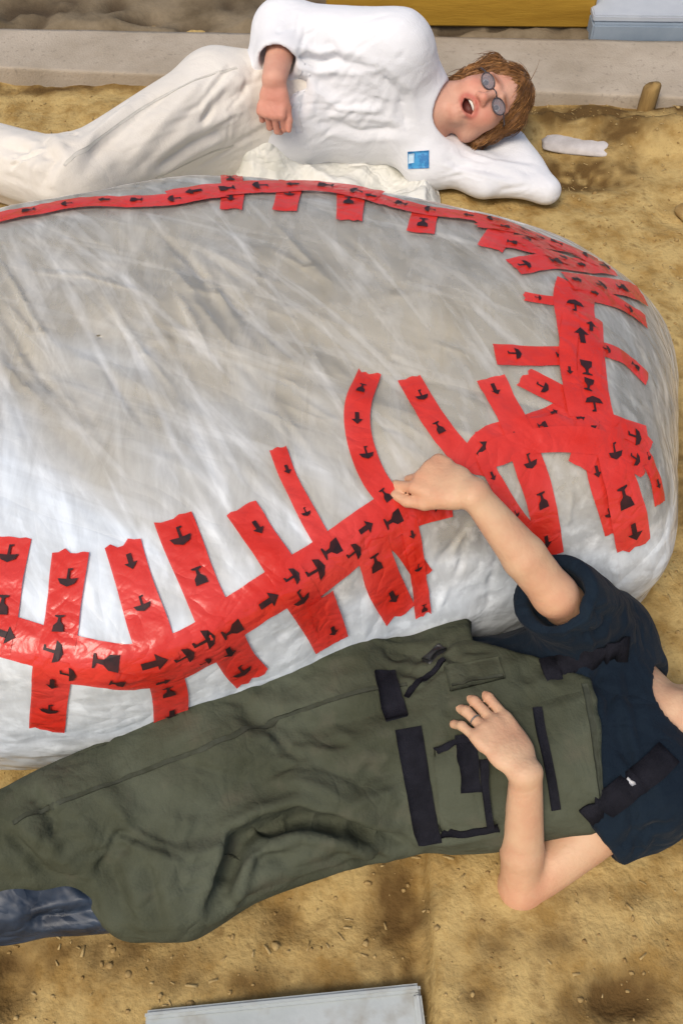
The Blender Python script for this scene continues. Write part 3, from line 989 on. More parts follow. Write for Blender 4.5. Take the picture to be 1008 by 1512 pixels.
# across the right shoulder
add_tape([(730, 525), (790, 527), (860, 527)], .044)
add_tape([(772, 558), (815, 580), (870, 605)], .046)
add_tape([(868, 515), (915, 528), (952, 562)], .036)
add_tape([(772, 440), (815, 447), (860, 450)], .022)
add_tape([(850, 432), (905, 448), (950, 478)], .040)
add_tape([(755, 398), (830, 392), (900, 400)], .046)
add_tape([(880, 425), (930, 412), (968, 392)], .046)
add_tape([(835, 418), (890, 425), (945, 440)], .050)
add_tape([(722, 356), (790, 372), (860, 398)], .040)
add_tape([(760, 360), (840, 372), (925, 380)], .040)
add_tape([(700, 335), (780, 352), (850, 378)], .034)
add_tape([(840, 470), (835, 540), (850, 620)], .030)
add_tape([(720, 672), (790, 652), (880, 655), (945, 690)], .040)
add_tape([(745, 640), (800, 618), (860, 590)], .032)
add_tape([(895, 640), (925, 645), (958, 690), (972, 742)], .030)
add_tape([(545, 790), (585, 800), (625, 850)], .030)
# over the back seam
add_tape([(342, 262), (344, 285), (341, 312)], .044)
add_tape([(430, 270), (425, 292), (420, 314)], .048)
add_tape([(518, 288), (517, 305), (515, 328)], .052)
add_tape([(628, 312), (624, 328), (620, 347)], .050)
add_tape([(745, 335), (735, 350), (722, 370)], .048)

smooth_bvh = bvh_of(bvv + bnn * (low + .003)[:, None], bff)
near = np.full(len(bvv), 9.0)
for path, w_, _ in TAPES:
    pts = [hit(smooth_bvh, *p) for p in path]
    pts = [p for p in pts if p is not None]
    for p, q in zip(pts[:-1], pts[1:]):
        lo_, hi_ = np.minimum(p, q) - .1, np.maximum(p, q) + .1
        sel = np.nonzero(np.all((bvv > lo_) & (bvv < hi_), 1))[0]
        near[sel] = np.minimum(near[sel], seg_dist(bvv[sel], p, q)[0] - w_ / 2)
amt = amt * (.22 + .78 * np.clip(near / .05, 0, 1))
film_v = bvv + bnn * (low + .003 + pl * amt)[:, None]
for path, wd, dp in PLEATS:
    pts = [hit(smooth_bvh, *p) for p in path]
    pts = [p for p in pts if p is not None]
    for i_, (p, q) in enumerate(zip(pts[:-1], pts[1:])):
        lo_, hi_ = np.minimum(p, q) - .05, np.maximum(p, q) + .05
        sel = np.nonzero(np.all((bvv > lo_) & (bvv < hi_), 1))[0]
        if len(sel) == 0: continue
        dd, t_ = seg_dist(bvv[sel], p, q)
        tt_ = (i_ + t_) / 2
        end = (t_ > 0) & (t_ < 1) if 0 else np.ones(len(sel), bool)
        film_v[sel] += bnn[sel] * (dp * np.exp(-(dd / wd) ** 2) * np.clip(np.minimum(tt_, 1 - tt_) * 3, 0, 1) * np.clip(near[sel] / .03, .25, 1))[:, None]
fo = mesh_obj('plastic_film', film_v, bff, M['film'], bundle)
# bunched film along the front, with the sky's bluish sheen painted into its colour
layer_sheen = np.clip((1.12 - bvv[:, 1] + .25 * bvv[:, 0] * (bvv[:, 0] < 0) * -1 * .6) / .35 + .5 * noise(bvv, 5, 3) + .35 * ridged(bvv, 14, 6, stretch_along(d1, 4)) - .25 + .5 * np.clip((.36 - bvv[:, 2]) / .1, 0, 1), 0, 1)
add_color(fo, 'layers', np.stack([layer_sheen] * 3, 1))
film_bvh = bvh_of(film_v, bff)
tape_bvh = film_bvh

# ---- red tape, strip by strip, with printed black goblets and arrows
def goblet(s=1.0):
    pts = [(-.35, .5), (.35, .5), (.30, .12), (.10, -.08), (.07, -.34), (.28, -.42), (.28, -.5), (-.28, -.5), (-.28, -.42), (-.07, -.34), (-.10, -.08), (-.30, .12)]
    return [(x * s, y * s) for x, y in pts]
def arrow(s=1.0):
    pts = [(0, .5), (.38, .08), (.14, .08), (.14, -.5), (-.14, -.5), (-.14, .08), (-.38, .08)]
    return [(x * s, y * s) for x, y in pts]
def umbrella(s=1.0):
    pts = [(-.5, .02), (-.36, .3), (0, .46), (.36, .3), (.5, .02), (.07, .06), (.07, -.36), (.2, -.42), (.2, -.5), (-.04, -.48), (-.06, .06)]
    return [(x * s, y * s) for x, y in pts]

tape_count = 0
PRINTED = []
def tape(path, width, flip=False, marks=True, wob=.03):
    global tape_count
    pts = [hit(tape_bvh, *p) for p in path]
    pts = [p for p in pts if p is not None]
    if len(pts) < 2: return
    lift = .0022 + .00045 * (tape_count % 14)
    tape_count += 1
    v, f, uv, fr = lay_strip(tape_bvh, pts, width, lift, nx=6, step=.008, wob=wob, ends=random.choice([.002, .003, .004, .010]))
    nv_ = np.repeat(np.array([q[3] for q in fr]), 7, 0)
    v = v + nv_ * np.clip(.0012 * fbm(v, 45, 2, tape_count) + .0010 * ridged(v, 30, tape_count), -.0008, .003)[:, None]
    o = mesh_obj('tape_strip', v, f, M['tape'], bundle, uvs=uv)
    if not marks: return
    s = random.uniform(.019, .05)
    kinds = [goblet, arrow, umbrella]
    kk = random.randint(0, 2)
    while s < fr[-1][4] - .017:
        i = min(range(len(fr)), key=lambda q: abs(fr[q][4] - s))
        p, t, sd, nn, _ = fr[i]
        if any(np.linalg.norm(p - q_) < .034 for q_ in PRINTED):
            s += .012
            continue
        PRINTED.append(p)
        size = min(width * .54, .033) * random.uniform(.85, 1.1)
        shape = kinds[kk % 3](size); kk += 1
        pv = []
        off = random.uniform(-.08, .08) * width
        for x, y in shape:
            q = p + t * y + sd * (x + off)
            h, hn, _, _ = tape_bvh.find_nearest(Vector(q))
            pv.append(np.array(h) + np.array(hn) * (lift + .0030))
        mesh_obj('printed_symbol', pv, [list(range(len(shape)))], M['print'], o, smooth=False)
        s += random.uniform(.062, .078)

for args in TAPES: tape(args[0], args[1], marks=args[2])

#PEOPLE
# ------------------------------------------------------------------ people: shared builders
def rot(v, ax, a):
    v, ax = np.asarray(v, float), unit(ax)
    return v * math.cos(a) + np.cross(ax, v) * math.sin(a) + ax * (ax @ v) * (1 - math.cos(a))

def add_hand(f, wrist, d, back, thumb, curls, scale=1.0, thumb_out=.7, thumb_curl=.35, spread=.10):
    """palm, four unequal bent fingers and a thumb. d: towards the fingers, back: out of the back of the hand,
    thumb: towards the thumb side; curls: per finger three bend angles, bending away from the back"""
    d = unit(d); back = unit(np.asarray(back, float) - d * np.dot(back, d)); s_ = unit(np.cross(back, d))
    if np.dot(s_, thumb) < 0: s_ = -s_
    w = V(*wrist); S = scale
    f.seg(w - d * .012 * S, w + d * .030 * S, (.0245 * S, .0185 * S), (.034 * S, .0155 * S), back, k=.010)
    f.seg(w + d * .022 * S, w + d * .074 * S, (.034 * S, .0155 * S), (.039 * S, .0125 * S), back, k=.008)
    f.seg(w + d * .012 * S + s_ * .02 * S - back * .006 * S, w + d * .045 * S + s_ * .030 * S - back * .006 * S, .0145 * S, .012 * S, k=.012)
    L = [(.043, .026, .020), (.047, .030, .022), (.044, .028, .021), (.034, .021, .018)]
    tips = []
    for q in range(4):
        x = (.0305 - .0205 * q) * S
        base = w + d * (.078 - .0035 * abs(q - 1) ** 1.4) * S + s_ * x
        fd = unit(d + s_ * spread * (1.4 - q))
        ax = unit(np.cross(fd, back))     # bending about this axis takes the finger away from the back
        ax = -ax
        p = base - d * .012 * S
        dirv = fd
        r = (.0093, .0085, .0078, .0068) if q < 3 else (.0080, .0073, .0067, .006)
        f.seg(p, base, r[0] * S, r[0] * S, k=.010)
        p = base
        for ph in range(3):
            dirv = rot(dirv, ax, curls[q][ph])
            e = p + dirv * L[q][ph] * S
            f.seg(p, e, r[ph] * S, r[ph + 1] * S, k=.0035)
            p = e
        nb = unit(np.cross(dirv, np.cross(back, dirv)) if False else back - dirv * (back @ dirv))
        tips.append((p, dirv, nb, r[3] * S, base, rot(fd, ax, curls[q][0])))
    p = w + d * .022 * S + s_ * .026 * S - back * .004 * S
    td = unit(s_ * thumb_out + d * (1 - thumb_out * .4) - back * .25)
    ax = unit(np.cross(td, d))
    for i, (l, ra, rb) in enumerate(((.036, .0125, .0105), (.030, .0102, .0092), (.024, .0092, .0075))):
        if i: td = rot(td, ax, thumb_curl)
        e = p + td * l * S
        f.seg(p, e, ra * S, rb * S, k=.008 if i == 0 else .004)
        p = e
    return tips

def add_nails(tips, parent, m):
    for p, d, b_, r, _, _ in tips:
        s_ = np.cross(d, b_)
        vs, fs = [], []
        for i, a in enumerate(np.linspace(-.9, .35, 6)):
            for j, t in enumerate(np.linspace(-1, 1, 6)):
                w = .78 * r * t * (1 - .25 * max(0, a * 2 - .2) ** 2)
                vs.append(p + d * (a * r * 1.5 + .001) + s_ * w + b_ * (math.sqrt(max(r * r - (w * .92) ** 2, 1e-9)) * (1 - .14 * max(0, a) ** 2) + .0004))
        k = 6
        fs = [(i * k + j, (i + 1) * k + j, (i + 1) * k + j + 1, i * k + j + 1) for i in range(5) for j in range(5)]
        mesh_obj('fingernail', vs, np.array(fs), m, parent)

def head_frame(c, up, face):
    up = unit(up); face = unit(np.asarray(face, float) - up * np.dot(face, up)); side = np.cross(face, up)
    A = np.array([side, face, up])                 # rows: side, forward, up
    return V(*c), A

def add_head(f, c, A, S=1.0, smile=True):
    L = lambda x, y, z: c + (V(x, y, z) * S) @ A
    e = lambda p, r, k=.02, cut=False: f.ell(L(*p), V(*r) * S, A, k=k, cut=cut)
    e((0, -.012, .030), (.073, .094, .086), .03)
    e((0, .028, -.040), (.059, .060, .074), .03)
    e((0, .040, -.030), (.062, .045, .055), .03)
    e((0, .070, -.100), (.021, .018, .016), .03)
    for x in (-1, 1):
        e((.036 * x, .064, -.036), (.026, .024, .024), .025)
        e((.055 * x, .012, -.075), (.016, .03, .022), .03)
        f.seg(L(.014 * x, .083, .020), L(.046 * x, .070, .020), .0085 * S, .007 * S, k=.014)
    f.seg(L(0, .084, .012), L(0, .107, -.030), .0072 * S, .0108 * S, k=.012)
    e((0, .106, -.032), (.0115, .010, .0095), .008)
    for x in (-1, 1): e((.0115 * x, .097, -.036), (.0078, .0095, .007), .006)
    for x in (-1, 1): e((.032 * x, .094, -.002), (.0165, .015, .0105), .010, True)
    for x in (-1, 1):
        f.seg(L(.0195 * x, .0805, .0015), L(.044 * x, .0755, .0015), .0042 * S, .0036 * S, k=.004)
        f.seg(L(.0205 * x, .0795, -.0100), L(.043 * x, .0745, -.0085), .0034 * S, .003 * S, k=.004)
    if smile:
        e((0, .090, -.067), (.0245, .026, .0185), .004, True)
        mid, w, o = -.069, .0262, .0185
    else:
        mid, w, o = -.066, .021, .0035
    up_ = [(-w, .078, mid + .002), (-w * .5, .0875, mid + o * .9), (0, .0905, mid + o), (w * .5, .0875, mid + o * .9), (w, .078, mid + .002)]
    lo_ = [(-w, .078, mid + .002), (-w * .5, .0865, mid - o * .9), (0, .0890, mid - o * 1.15), (w * .5, .0865, mid - o * .9), (w, .078, mid + .002)]
    for ch, r in ((up_, .0046), (lo_, .0054)):
        for p, q in zip(ch[:-1], ch[1:]): f.seg(L(*p), L(*q), r * S, r * S, k=.004)
    for x in (-1, 1):
        f.seg(L(.074 * x, -.008, .012), L(.070 * x, -.004, -.026), (.020 * S, .007 * S), (.013 * S, .007 * S), A[0], k=.006)
    return L

def face_tint(v, c, A, S=1.0, smile=True):
    q = (v - c) @ A.T / S
    t = np.ones((len(v), 3))
    lips = np.exp(-((np.sqrt((q[:, 0] / .026) ** 2 + ((q[:, 2] + .066) / (.0175 if smile else .008)) ** 2) - 1) / .34) ** 2) * (q[:, 1] > .06)
    t *= 1 - lips[:, None] * (1 - V(.78, .42, .42))
    ch = np.exp(-((np.abs(q[:, 0]) - .040) / .022) ** 2 - ((q[:, 2] + .034) / .024) ** 2) * (q[:, 1] > .02)
    t *= 1 - ch[:, None] * (1 - V(1.0, .80, .78))
    ns = np.exp(-(q[:, 0] / .018) ** 2 - ((q[:, 2] + .032) / .014) ** 2) * (q[:, 1] > .085)
    t *= 1 - ns[:, None] * (1 - V(1.0, .82, .80))
    br = np.exp(-((np.abs(q[:, 0]) - .031) / .018) ** 4 - ((q[:, 2] - .0225 + .08 * (np.abs(q[:, 0]) - .031) ** 1) / .0050) ** 2) * (q[:, 1] > .05)
    t *= 1 - br[:, None] * (1 - V(.42, .30, .22))
    if smile:
        inn = ((q[:, 0] / .0225) ** 2 + ((q[:, 2] + .069) / .0150) ** 2 < 1) & (q[:, 1] > .06) & (q[:, 1] < .0845)
        t[inn] *= V(.22, .09, .09)
    return t

def add_eyes(root, L, A, S=1.0, mat_iris=None):
    for x in (-1, 1):
        bm = bmesh.new(); bmesh.ops.create_uvsphere(bm, u_segments=16, v_segments=10, radius=.0118 * S)
        bm.verts.index_update()
        v = np.array([q.co for q in bm.verts]) + L(.032 * x, .0735, -.004)
        fs = [[q.index for q in g.verts] for g in bm.faces]; bm.free()
        o = mesh_obj('eye', v, fs, M['eye'], root)
        bm = bmesh.new(); bmesh.ops.create_uvsphere(bm, u_segments=14, v_segments=8, radius=.0062 * S)
        bm.verts.index_update()
        v = np.array([q.co for q in bm.verts]); fs = [[q.index for q in g.verts] for g in bm.faces]; bm.free()
        v = (v * V(1, .45, 1)) @ A + L(.032 * x, .0832, -.004)
        mesh_obj('iris', v, fs, M['iris'], o)

def strands(base_pts, dirs, n, length, r0, curl, seedv, center, pull=.16):
    """hair locks as thin tapered tubes starting at points of the hair cap"""
    rg_ = np.random.default_rng(seedv)
    parts = []
    for i in rg_.choice(len(base_pts), n):
        p = base_pts[i].copy(); d = unit(dirs[i] + rg_.normal(0, .12, 3))
        l = length * rg_.uniform(.5, 1.1); m = 7
        pts = [p]
        for s_ in range(m - 1):
            d = unit(d + rg_.normal(0, curl, 3) + pull * unit(center - pts[-1]))
            pts.append(pts[-1] + d * l / (m - 1))
        parts.append(tube(pts, np.linspace(r0, r0 * .25, m), 4))
    return merge(parts)

# ------------------------------------------------------------------ the person in olive bib overalls
K = dict(
    pelvis=at(560, 1085, .115), waist=at(690, 1075, .12), chest=at(830, 1066, .12), upper=at(905, 1062, .125), neck=at(957, 1060, .125),
    l_hip=at(500, 1165, .11), r_hip=at(505, 1030, .125),
    r_sh=at(892, 950, .14), r_el=at(818, 878, .345), r_wr=at(700, 730, .485),
    l_sh=at(955, 1165, .125), l_el=at(768, 1312, .040), l_wr=at(776, 1142, .255),
    r_kn=at(110, 1212, .13), r_an=at(-330, 1365, .09), l_kn=at(262, 1284, .095), l_an=at(-200, 1345, .06))
head_c = at(1060, 1108, .115)

person2 = empty('person', tuple(at(560, 1092, 0)), label='person on their back in olive bib overalls and navy T-shirt beside the bundle', cat='person')

body = Field()
body.seg(K['pelvis'] + V(.03, 0, -.01), K['waist'], (.135, .080), (.135, .084), k=.05)
body.seg(K['waist'], K['chest'], (.135, .088), (.145, .095), k=.05)
body.seg(K['chest'], K['upper'], (.145, .095), (.125, .075), k=.05)
body.seg(K['upper'], K['neck'], (.09, .06), (.060, .054), k=.05)
body.seg(K['neck'], head_c + V(-.03, 0, -.01), .056, .056, k=.03)
body.seg(K['upper'] + V(.01, .0, 0), K['r_sh'], .06, .056, k=.05)
body.seg(K['upper'] + V(.01, .0, 0), K['l_sh'], .06, .056, k=.05)
for h_, kn, an in (('l_hip', 'l_kn', 'l_an'), ('r_hip', 'r_kn', 'r_an')):
    body.seg(K[h_] + V(.03, 0, -.02), K[kn] - V(0, 0, .02), .050, .040, k=.02); body.seg(K[kn] - V(0, 0, .02), K[an], .040, .034, k=.02)
    body.seg(K[an] + V(0, 0, .0), K[an] + V(-.05, -.02, .13), (.038, .032), (.034, .022), (1, 0, 0), k=.03)
# the far arm, reaching to the tape
d_ = unit(K['r_wr'] - K['r_el'])
body.seg(K['r_sh'], K['r_el'], .042, .033, k=.03)
fore = K['r_el'] + d_ * .08
body.seg(K['r_el'], fore, (.033, .032), (.0345, .032), k=.012)
body.seg(fore, K['r_wr'], (.0345, .032), (.0235, .0185), k=.006)
view = unit(CAM - K['r_wr'])
hd = unit(V(-.75, .55, -.12))
add_hand(body, K['r_wr'] + hd * .012, hd, unit(V(.10, -.28, .95)), V(-.5, -.8, -.1),
         [(.42, .80, .5), (.75, 1.05, .65), (1.0, 1.15, .7), (1.1, 1.15, .8)], .95, thumb_out=.45, thumb_curl=.30, spread=.03)
# the near arm: elbow on the ground, forearm up across the belly
body.seg(K['l_sh'], K['l_el'], .048, .035, k=.04)
d_ = unit(K['l_wr'] - K['l_el'])
fore = K['l_el'] + d_ * .08
body.seg(K['l_el'], fore, (.031, .032), (.0325, .032), k=.012)
body.seg(fore, K['l_wr'], (.0325, .032), (.0235, .0185), k=.006)
hd2 = unit(at(712, 1058, .262) - K['l_wr'])
tips = add_hand(body, K['l_wr'] + hd2 * .012, hd2, unit(V(.25, -.15, .95)), V(.55, .85, .1),
         [(.16, .42, .25), (.22, .46, .3), (.26, .52, .3), (.34, .58, .3)], .95, thumb_out=.30, thumb_curl=.12, spread=.035)
hup, hface = unit(head_c - K['neck'] + V(0, -.02, 0)), V(.05, -.25, 1)
hc2, A2 = head_frame(head_c, hup, hface)
L2 = add_head(body, hc2, A2, .95, smile=False)
body.func(lambda P: P[:, 2] - .006, k=.01)
bv_, bf_ = body.mesh(.0034)
o = mesh_obj('body', bv_, bf_, M['skin'], person2)
tint = face_tint(bv_, hc2, A2, .95, False)
# redder elbow and knuckles
for p_, s_ in ((K['l_el'], .07), (K['r_el'], .05), (tips[1][0], .05), (K['r_wr'] + hd * .1, .06)):
    tint *= 1 - (np.exp(-((bv_ - p_) ** 2).sum(1) / s_ ** 2))[:, None] * (1 - V(1.0, .84, .80))
add_color(o, 'tint', tint)
add_eyes(person2, L2, A2, .95)
hair = Field()
hair.ell(L2(0, -.018, .040), V(.084, .104, .094) * .95, A2, k=.01)
hair.ell(L2(0, .095, -.03), V(.070, .085, .102) * .95, A2, k=.02, cut=True)
hair.func(lambda P: P[:, 2] - .008, k=.01)
hv, hf = hair.mesh(.005)
hn = vnormals(hv, hf)
hv2 = hv + hn * (ridged(hv, 60, 4, stretch_along(hup, 5)) * .003)[:, None]
ho = mesh_obj('hair', hv2, hf, M['hair_dark'], person2)

def fabric(field, h, name, material, parent, wr=.0035, wf=14, along=None, folds=(), seed=0, scatter=(), wsc=.008, dsc=.006, fine_=1.0, spread=22, **kw):
    v, q = field.mesh(h)
    n = vnormals(v, q)
    bv0 = bvh_of(v, q)
    sm_ = stretch_along(along, 3.2) if along is not None else None
    w = (ridged(v, wf, seed, sm_) * .9 + ridged(v, wf * 2.3, seed + 2, sm_) * .42 * np.clip(.5 + noise(v, 7, seed + 3), 0, 1) * fine_) * wr * 1.35 + fbm(v, wf * .45, 2, seed + 5) * wr * 1.3 + noise(v, wf * 3.2, seed + 8) * wr * .22
    # a garment pressed on the ground does not wrinkle through it
    w = np.where(v[:, 2] < .012, np.clip(w, -.001, .001), w)
    v = v + n * w[:, None]
    for path, wd, dp in folds: v = crease(v, n, bv0, path, wd, dp)
    rg_ = np.random.default_rng(seed + 100)
    for (x0, y0, x1, y1, num, ang, ln) in scatter:      # short tension folds in a patch of the cloth
        for _ in range(num):
            u_, w_ = rg_.uniform(x0, x1), rg_.uniform(y0, y1)
            a_ = math.radians(ang + rg_.normal(0, spread)); l_ = ln * rg_.uniform(.5, 1.3); bend = rg_.normal(0, .18) * l_
            du, dv = math.cos(a_) * l_ / 2, -math.sin(a_) * l_ / 2
            v = crease(v, n, bv0, [(u_ - du, w_ - dv), (u_ + bend * .5, w_ + bend), (u_ + du, w_ + dv)], wsc * rg_.uniform(.6, 1.4), dsc * rg_.uniform(.5, 1.2))
    v[:, 2] = np.maximum(v[:, 2], .003)
    o = mesh_obj(name, v, q, material, parent, **kw)
    return o, v, q

# T-shirt
sh = Field()
sh.seg(at(640, 1085, .11), K['chest'], (.150, .098), (.160, .106), k=.05)
sh.seg(K['chest'], K['upper'], (.160, .106), (.140, .088), k=.05)
sh.seg(K['upper'], K['neck'] - V(.01, 0, 0), (.10, .070), (.066, .060), k=.05)
sh.seg(K['upper'] + V(.01, 0, 0), K['r_sh'], .075, .072, k=.05)
sh.seg(K['upper'] + V(.01, 0, 0), K['l_sh'], .075, .072, k=.05)
cuff_r = K['r_sh'] + (K['r_el'] - K['r_sh']) * 1.0
cuff_l = K['l_sh'] + (K['l_el'] - K['l_sh']) * .44
sh.seg(K['r_sh'], cuff_r, .074, .064, k=.05)
sh.seg(K['l_sh'], cuff_l, .072, .066, k=.05)
def sleeve_end(a, b, t, r):
    d = unit(b - a); c = a + (b - a) * t
    def fn(P):
        q = P - c
        ax = q @ d
        rad = np.linalg.norm(q - ax[:, None] * d, axis=1)
        return -np.maximum(-ax, rad - r) if False else np.minimum(np.maximum(-ax, rad - r), 9)
    return fn
sh.func(lambda P, fn=sleeve_end(K['r_sh'], K['r_el'], 1.0, .11): fn(P), k=.006)
sh.func(lambda P, fn=sleeve_end(K['l_sh'], K['l_el'], .42, .11): fn(P), k=.006)
sh.seg(K['r_sh'] + (K['r_el'] - K['r_sh']) * .92, K['r_sh'] + (K['r_el'] - K['r_sh']) * 1.4, .046, .046, k=.004, cut=True)
sh.seg(K['l_sh'] + (K['l_el'] - K['l_sh']) * .30, K['l_sh'] + (K['l_el'] - K['l_sh']) * .8, .054, .054, k=.004, cut=True)
nk = unit(K['neck'] - K['upper'])
sh.seg(K['neck'] + nk * .008 + V(0, 0, .025), K['neck'] + nk * .2 + V(0, 0, .05), .072, .10, k=.006, cut=True)
sh.func(lambda P: P[:, 2] - .004, k=.01)
shirt, sv, sq = fabric(sh, .0042, 'shirt', M['navy'], person2, .0035, 15, V(.6, -.6, 0), seed=3, scatter=[(860, 960, 960, 1150, 12, 80, 90), (900, 1150, 970, 1260, 8, 60, 70), (830, 860, 910, 940, 7, 30, 60)], folds=[
    ([(880, 1000), (905, 1060), (915, 1120)], .012, .008), ([(925, 1000), (940, 1060), (945, 1110)], .010, .006), ([(845, 905), (880, 900), (900, 915)], .010, .008)])

# bib overalls: torso, two legs
ov = Field()
ov.seg(K['pelvis'], K['waist'], (.188, .115), (.178, .116), k=.06)
ov.seg(K['waist'], at(925, 1066, .122), (.178, .118), (.170, .122), k=.05)
th = K['r_hip'] + (K['r_kn'] - K['r_hip']) * .5
ov.seg(K['r_hip'], th, (.118, .108), (.108, .105), k=.06)
ov.seg(th, K['r_kn'], (.108, .105), (.078, .080), k=.05)
ov.seg(K['r_kn'], K['r_an'], .078, .070, k=.05)
ov.seg(K['l_hip'], K['l_kn'], (.112, .102), (.090, .085), k=.03)
ov.seg(K['l_kn'], at(205, 1302, .08), .084, .072, k=.05)
# bib outline, cut straight down through the garment
def side_of(a, b):
    a, b = np.asarray(a)[:2], np.asarray(b)[:2]
    n = np.array([-(b - a)[1], (b - a)[0]]); n = n / np.linalg.norm(n)
    return lambda P: (P[:, :2] - a) @ n
bt = (at(862, 1000, .225), at(893, 1190, .215))
f1 = side_of(bt[0], bt[1])
if f1(K['neck'][None])[0] < 0: g1 = lambda P: -f1(P)
else: g1 = f1
f2 = side_of(at(690, 972, .17), at(868, 1014, .225))
g2 = f2 if f2(at(800, 900, .1)[None])[0] > 0 else (lambda P: -f2(P))
f3 = side_of(at(725, 1262, .10), at(900, 1195, .2))
g3 = f3 if f3(at(850, 1330, .05)[None])[0] > 0 else (lambda P: -f3(P))
xw = at(690, 955, .17)[0]
ov.func(lambda P: -g1(P), k=.004) if False else None
def outside(P):
    # positive inside the part to remove
    a = g1(P)
    b = np.minimum(g2(P), P[:, 0] - xw)
    c = np.minimum(g3(P), P[:, 0] - at(725, 1262, .1)[0])
    return -np.maximum(np.maximum(a, b), c)
v0_, q0_ = ov.mesh(.010)
b0_ = bvh_of(v0_, q0_)
for path, ra_, rb_ in (([(655, 1226), (590, 1240), (540, 1236), (490, 1218), (440, 1207), (395, 1220), (352, 1243), (335, 1290), (318, 1335)], .009, .014), ([(590, 1248), (540, 1268), (495, 1288)], .009, .004), ([(352, 1243), (385, 1262), (420, 1270)], .009, .003)):
    pp = [hit(b0_, *p) for p in path]
    for p, q in zip(pp[:-1], pp[1:]):
        if p is not None and q is not None: ov.seg(p + V(0, -.3, .95) * .003, q + V(0, -.3, .95) * .003, ra_, ra_, k=.022, cut=True)
ov.func(outside, k=.004)
ov.func(lambda P: P[:, 2] - .004, k=.012)
fold_o = [([(600, 1250), (520, 1222), (440, 1208), (395, 1222), (352, 1243), (335, 1290), (318, 1338)], .013, .036),
          ([(585, 1258), (500, 1285), (430, 1305)], .010, .008),
          ([(330, 1050), (430, 1075), (520, 1062), (600, 1040)], .016, .012), ([(345, 1025), (380, 1062), (440, 1078)], .012, .008),
          ([(560, 960), (600, 962), (640, 972)], .010, .007), ([(470, 950), (560, 938), (690, 918)], .010, .008),
          ([(40, 1170), (80, 1210), (110, 1260)], .018, .012), ([(130, 1150), (180, 1200), (215, 1260)], .018, -.010), ([(190, 1225), (260, 1240), (330, 1225)], .014, .009),
          ([(150, 1265), (170, 1310), (200, 1375)], .014, .010), ([(215, 1270), (225, 1320), (240, 1370)], .012, .009), ([(460, 1130), (520, 1150), (590, 1140)], .016, .009),
          ([(380, 1120), (450, 1160), (560, 1190)], .020, -.008), ([(250, 1120), (330, 1150), (420, 1160)], .020, .009), ([(640, 1232), (700, 1222), (740, 1215)], .010, .010),
          ([(650, 960), (690, 985), (700, 1010)], .010, .008), ([(740, 1010), (790, 990), (840, 1000)], .012, .007), ([(10, 1230), (60, 1270), (90, 1300)], .016, .012)]
overalls, tv, tq = fabric(ov, .0042, 'bib_overalls', M['olive'], person2, .0042, 11, V(.8, .35, .1), seed=11, folds=fold_o, scatter=[(60, 1100, 420, 1300, 16, 35, 150), (300, 980, 560, 1200, 14, 15, 150), (330, 1240, 560, 1330, 10, 35, 110), (560, 940, 720, 1060, 10, 20, 90), (20, 1160, 140, 1290, 9, 120, 80), (640, 1010, 860, 1190, 8, 70, 80)])
ov_bvh = bvh_of(tv, tq)
sh_bvh = bvh_of(sv, sq)

def lay(bvh, path, width, name, material, parent, thick=.003, lift=-.001, **kw):
    pts = [hit(bvh, *p) for p in path]
    pts = [p for p in pts if p is not None]
    if len(pts) < 2: return None
    v, f, uv, fr = lay_strip(bvh, pts, width, lift, nx=4, step=.007, thick=thick, wob=.02)
    return mesh_obj(name, v, f, material, parent, **kw)
# webbing at the waist, buckles and straps
lay(ov_bvh, [(602, 1075), (612, 1130), (622, 1190), (628, 1222), (633, 1246)], .038, 'waist_strap', M['webbing'], overalls, .004)
lay(ov_bvh, [(566, 992), (574, 1020), (586, 1062)], .034, 'waist_strap', M['webbing'], overalls, .006)
lay(ov_bvh, [(628, 978), (640, 970), (654, 958)], .018, 'buckle', M['plastic_k'], overalls, .008)
lay(ov_bvh, [(600, 1030), (612, 1012), (640, 992), (655, 975)], .008, 'adjuster_cord', M['webbing'], overalls, .005)
# seams of the legs and the fly
M['seam'] = mat('olive_seam', (0.038, 0.041, 0.027), .85, .1, base2=(0.058, 0.063, 0.046), var_scale=60)
lay(ov_bvh, [(600, 1010), (500, 1030), (380, 1075), (260, 1120), (140, 1165), (20, 1215)], .007, 'seam', M['seam'], overalls, .0022)
lay(ov_bvh, [(862, 1010), (876, 1080), (884, 1150), (888, 1180)], .010, 'seam', M['seam'], overalls, .0025)
lay(ov_bvh, [(668, 1015), (740, 1000)], .005, 'seam', M['seam'], overalls, .003, .005)
# pouch pockets with dark edging
pv_, pf_ = lay_patch(ov_bvh, [(640, 1105), (716, 1092), (722, 1216), (650, 1228)], 12, 12, .001, .007)
pk = mesh_obj('pocket', pv_, pf_, M['olive'], overalls)
lay(ov_bvh, [(640, 1106), (675, 1098), (714, 1090)], .010, 'edging', M['webbing'], pk, .003, .008)
lay(ov_bvh, [(686, 1085), (692, 1125), (695, 1168)], .030, 'edging', M['webbing'], pk, .003, .007)
lay(ov_bvh, [(712, 1120), (716, 1170), (722, 1215)], .010, 'edging', M['webbing'], pk, .003, .008)
lay(ov_bvh, [(650, 1230), (690, 1226), (735, 1218)], .016, 'edging', M['webbing'], pk, .003, .004)
lay(ov_bvh, [(792, 1045), (800, 1090), (811, 1140), (820, 1195)], .014, 'zip', M['webbing'], overalls, .004)
pv_, pf_ = lay_patch(ov_bvh, [(655, 985), (735, 972), (745, 1002), (665, 1022)], 10, 6, .001, .005)
mesh_obj('pocket_flap', pv_, pf_, M['olive'], overalls)
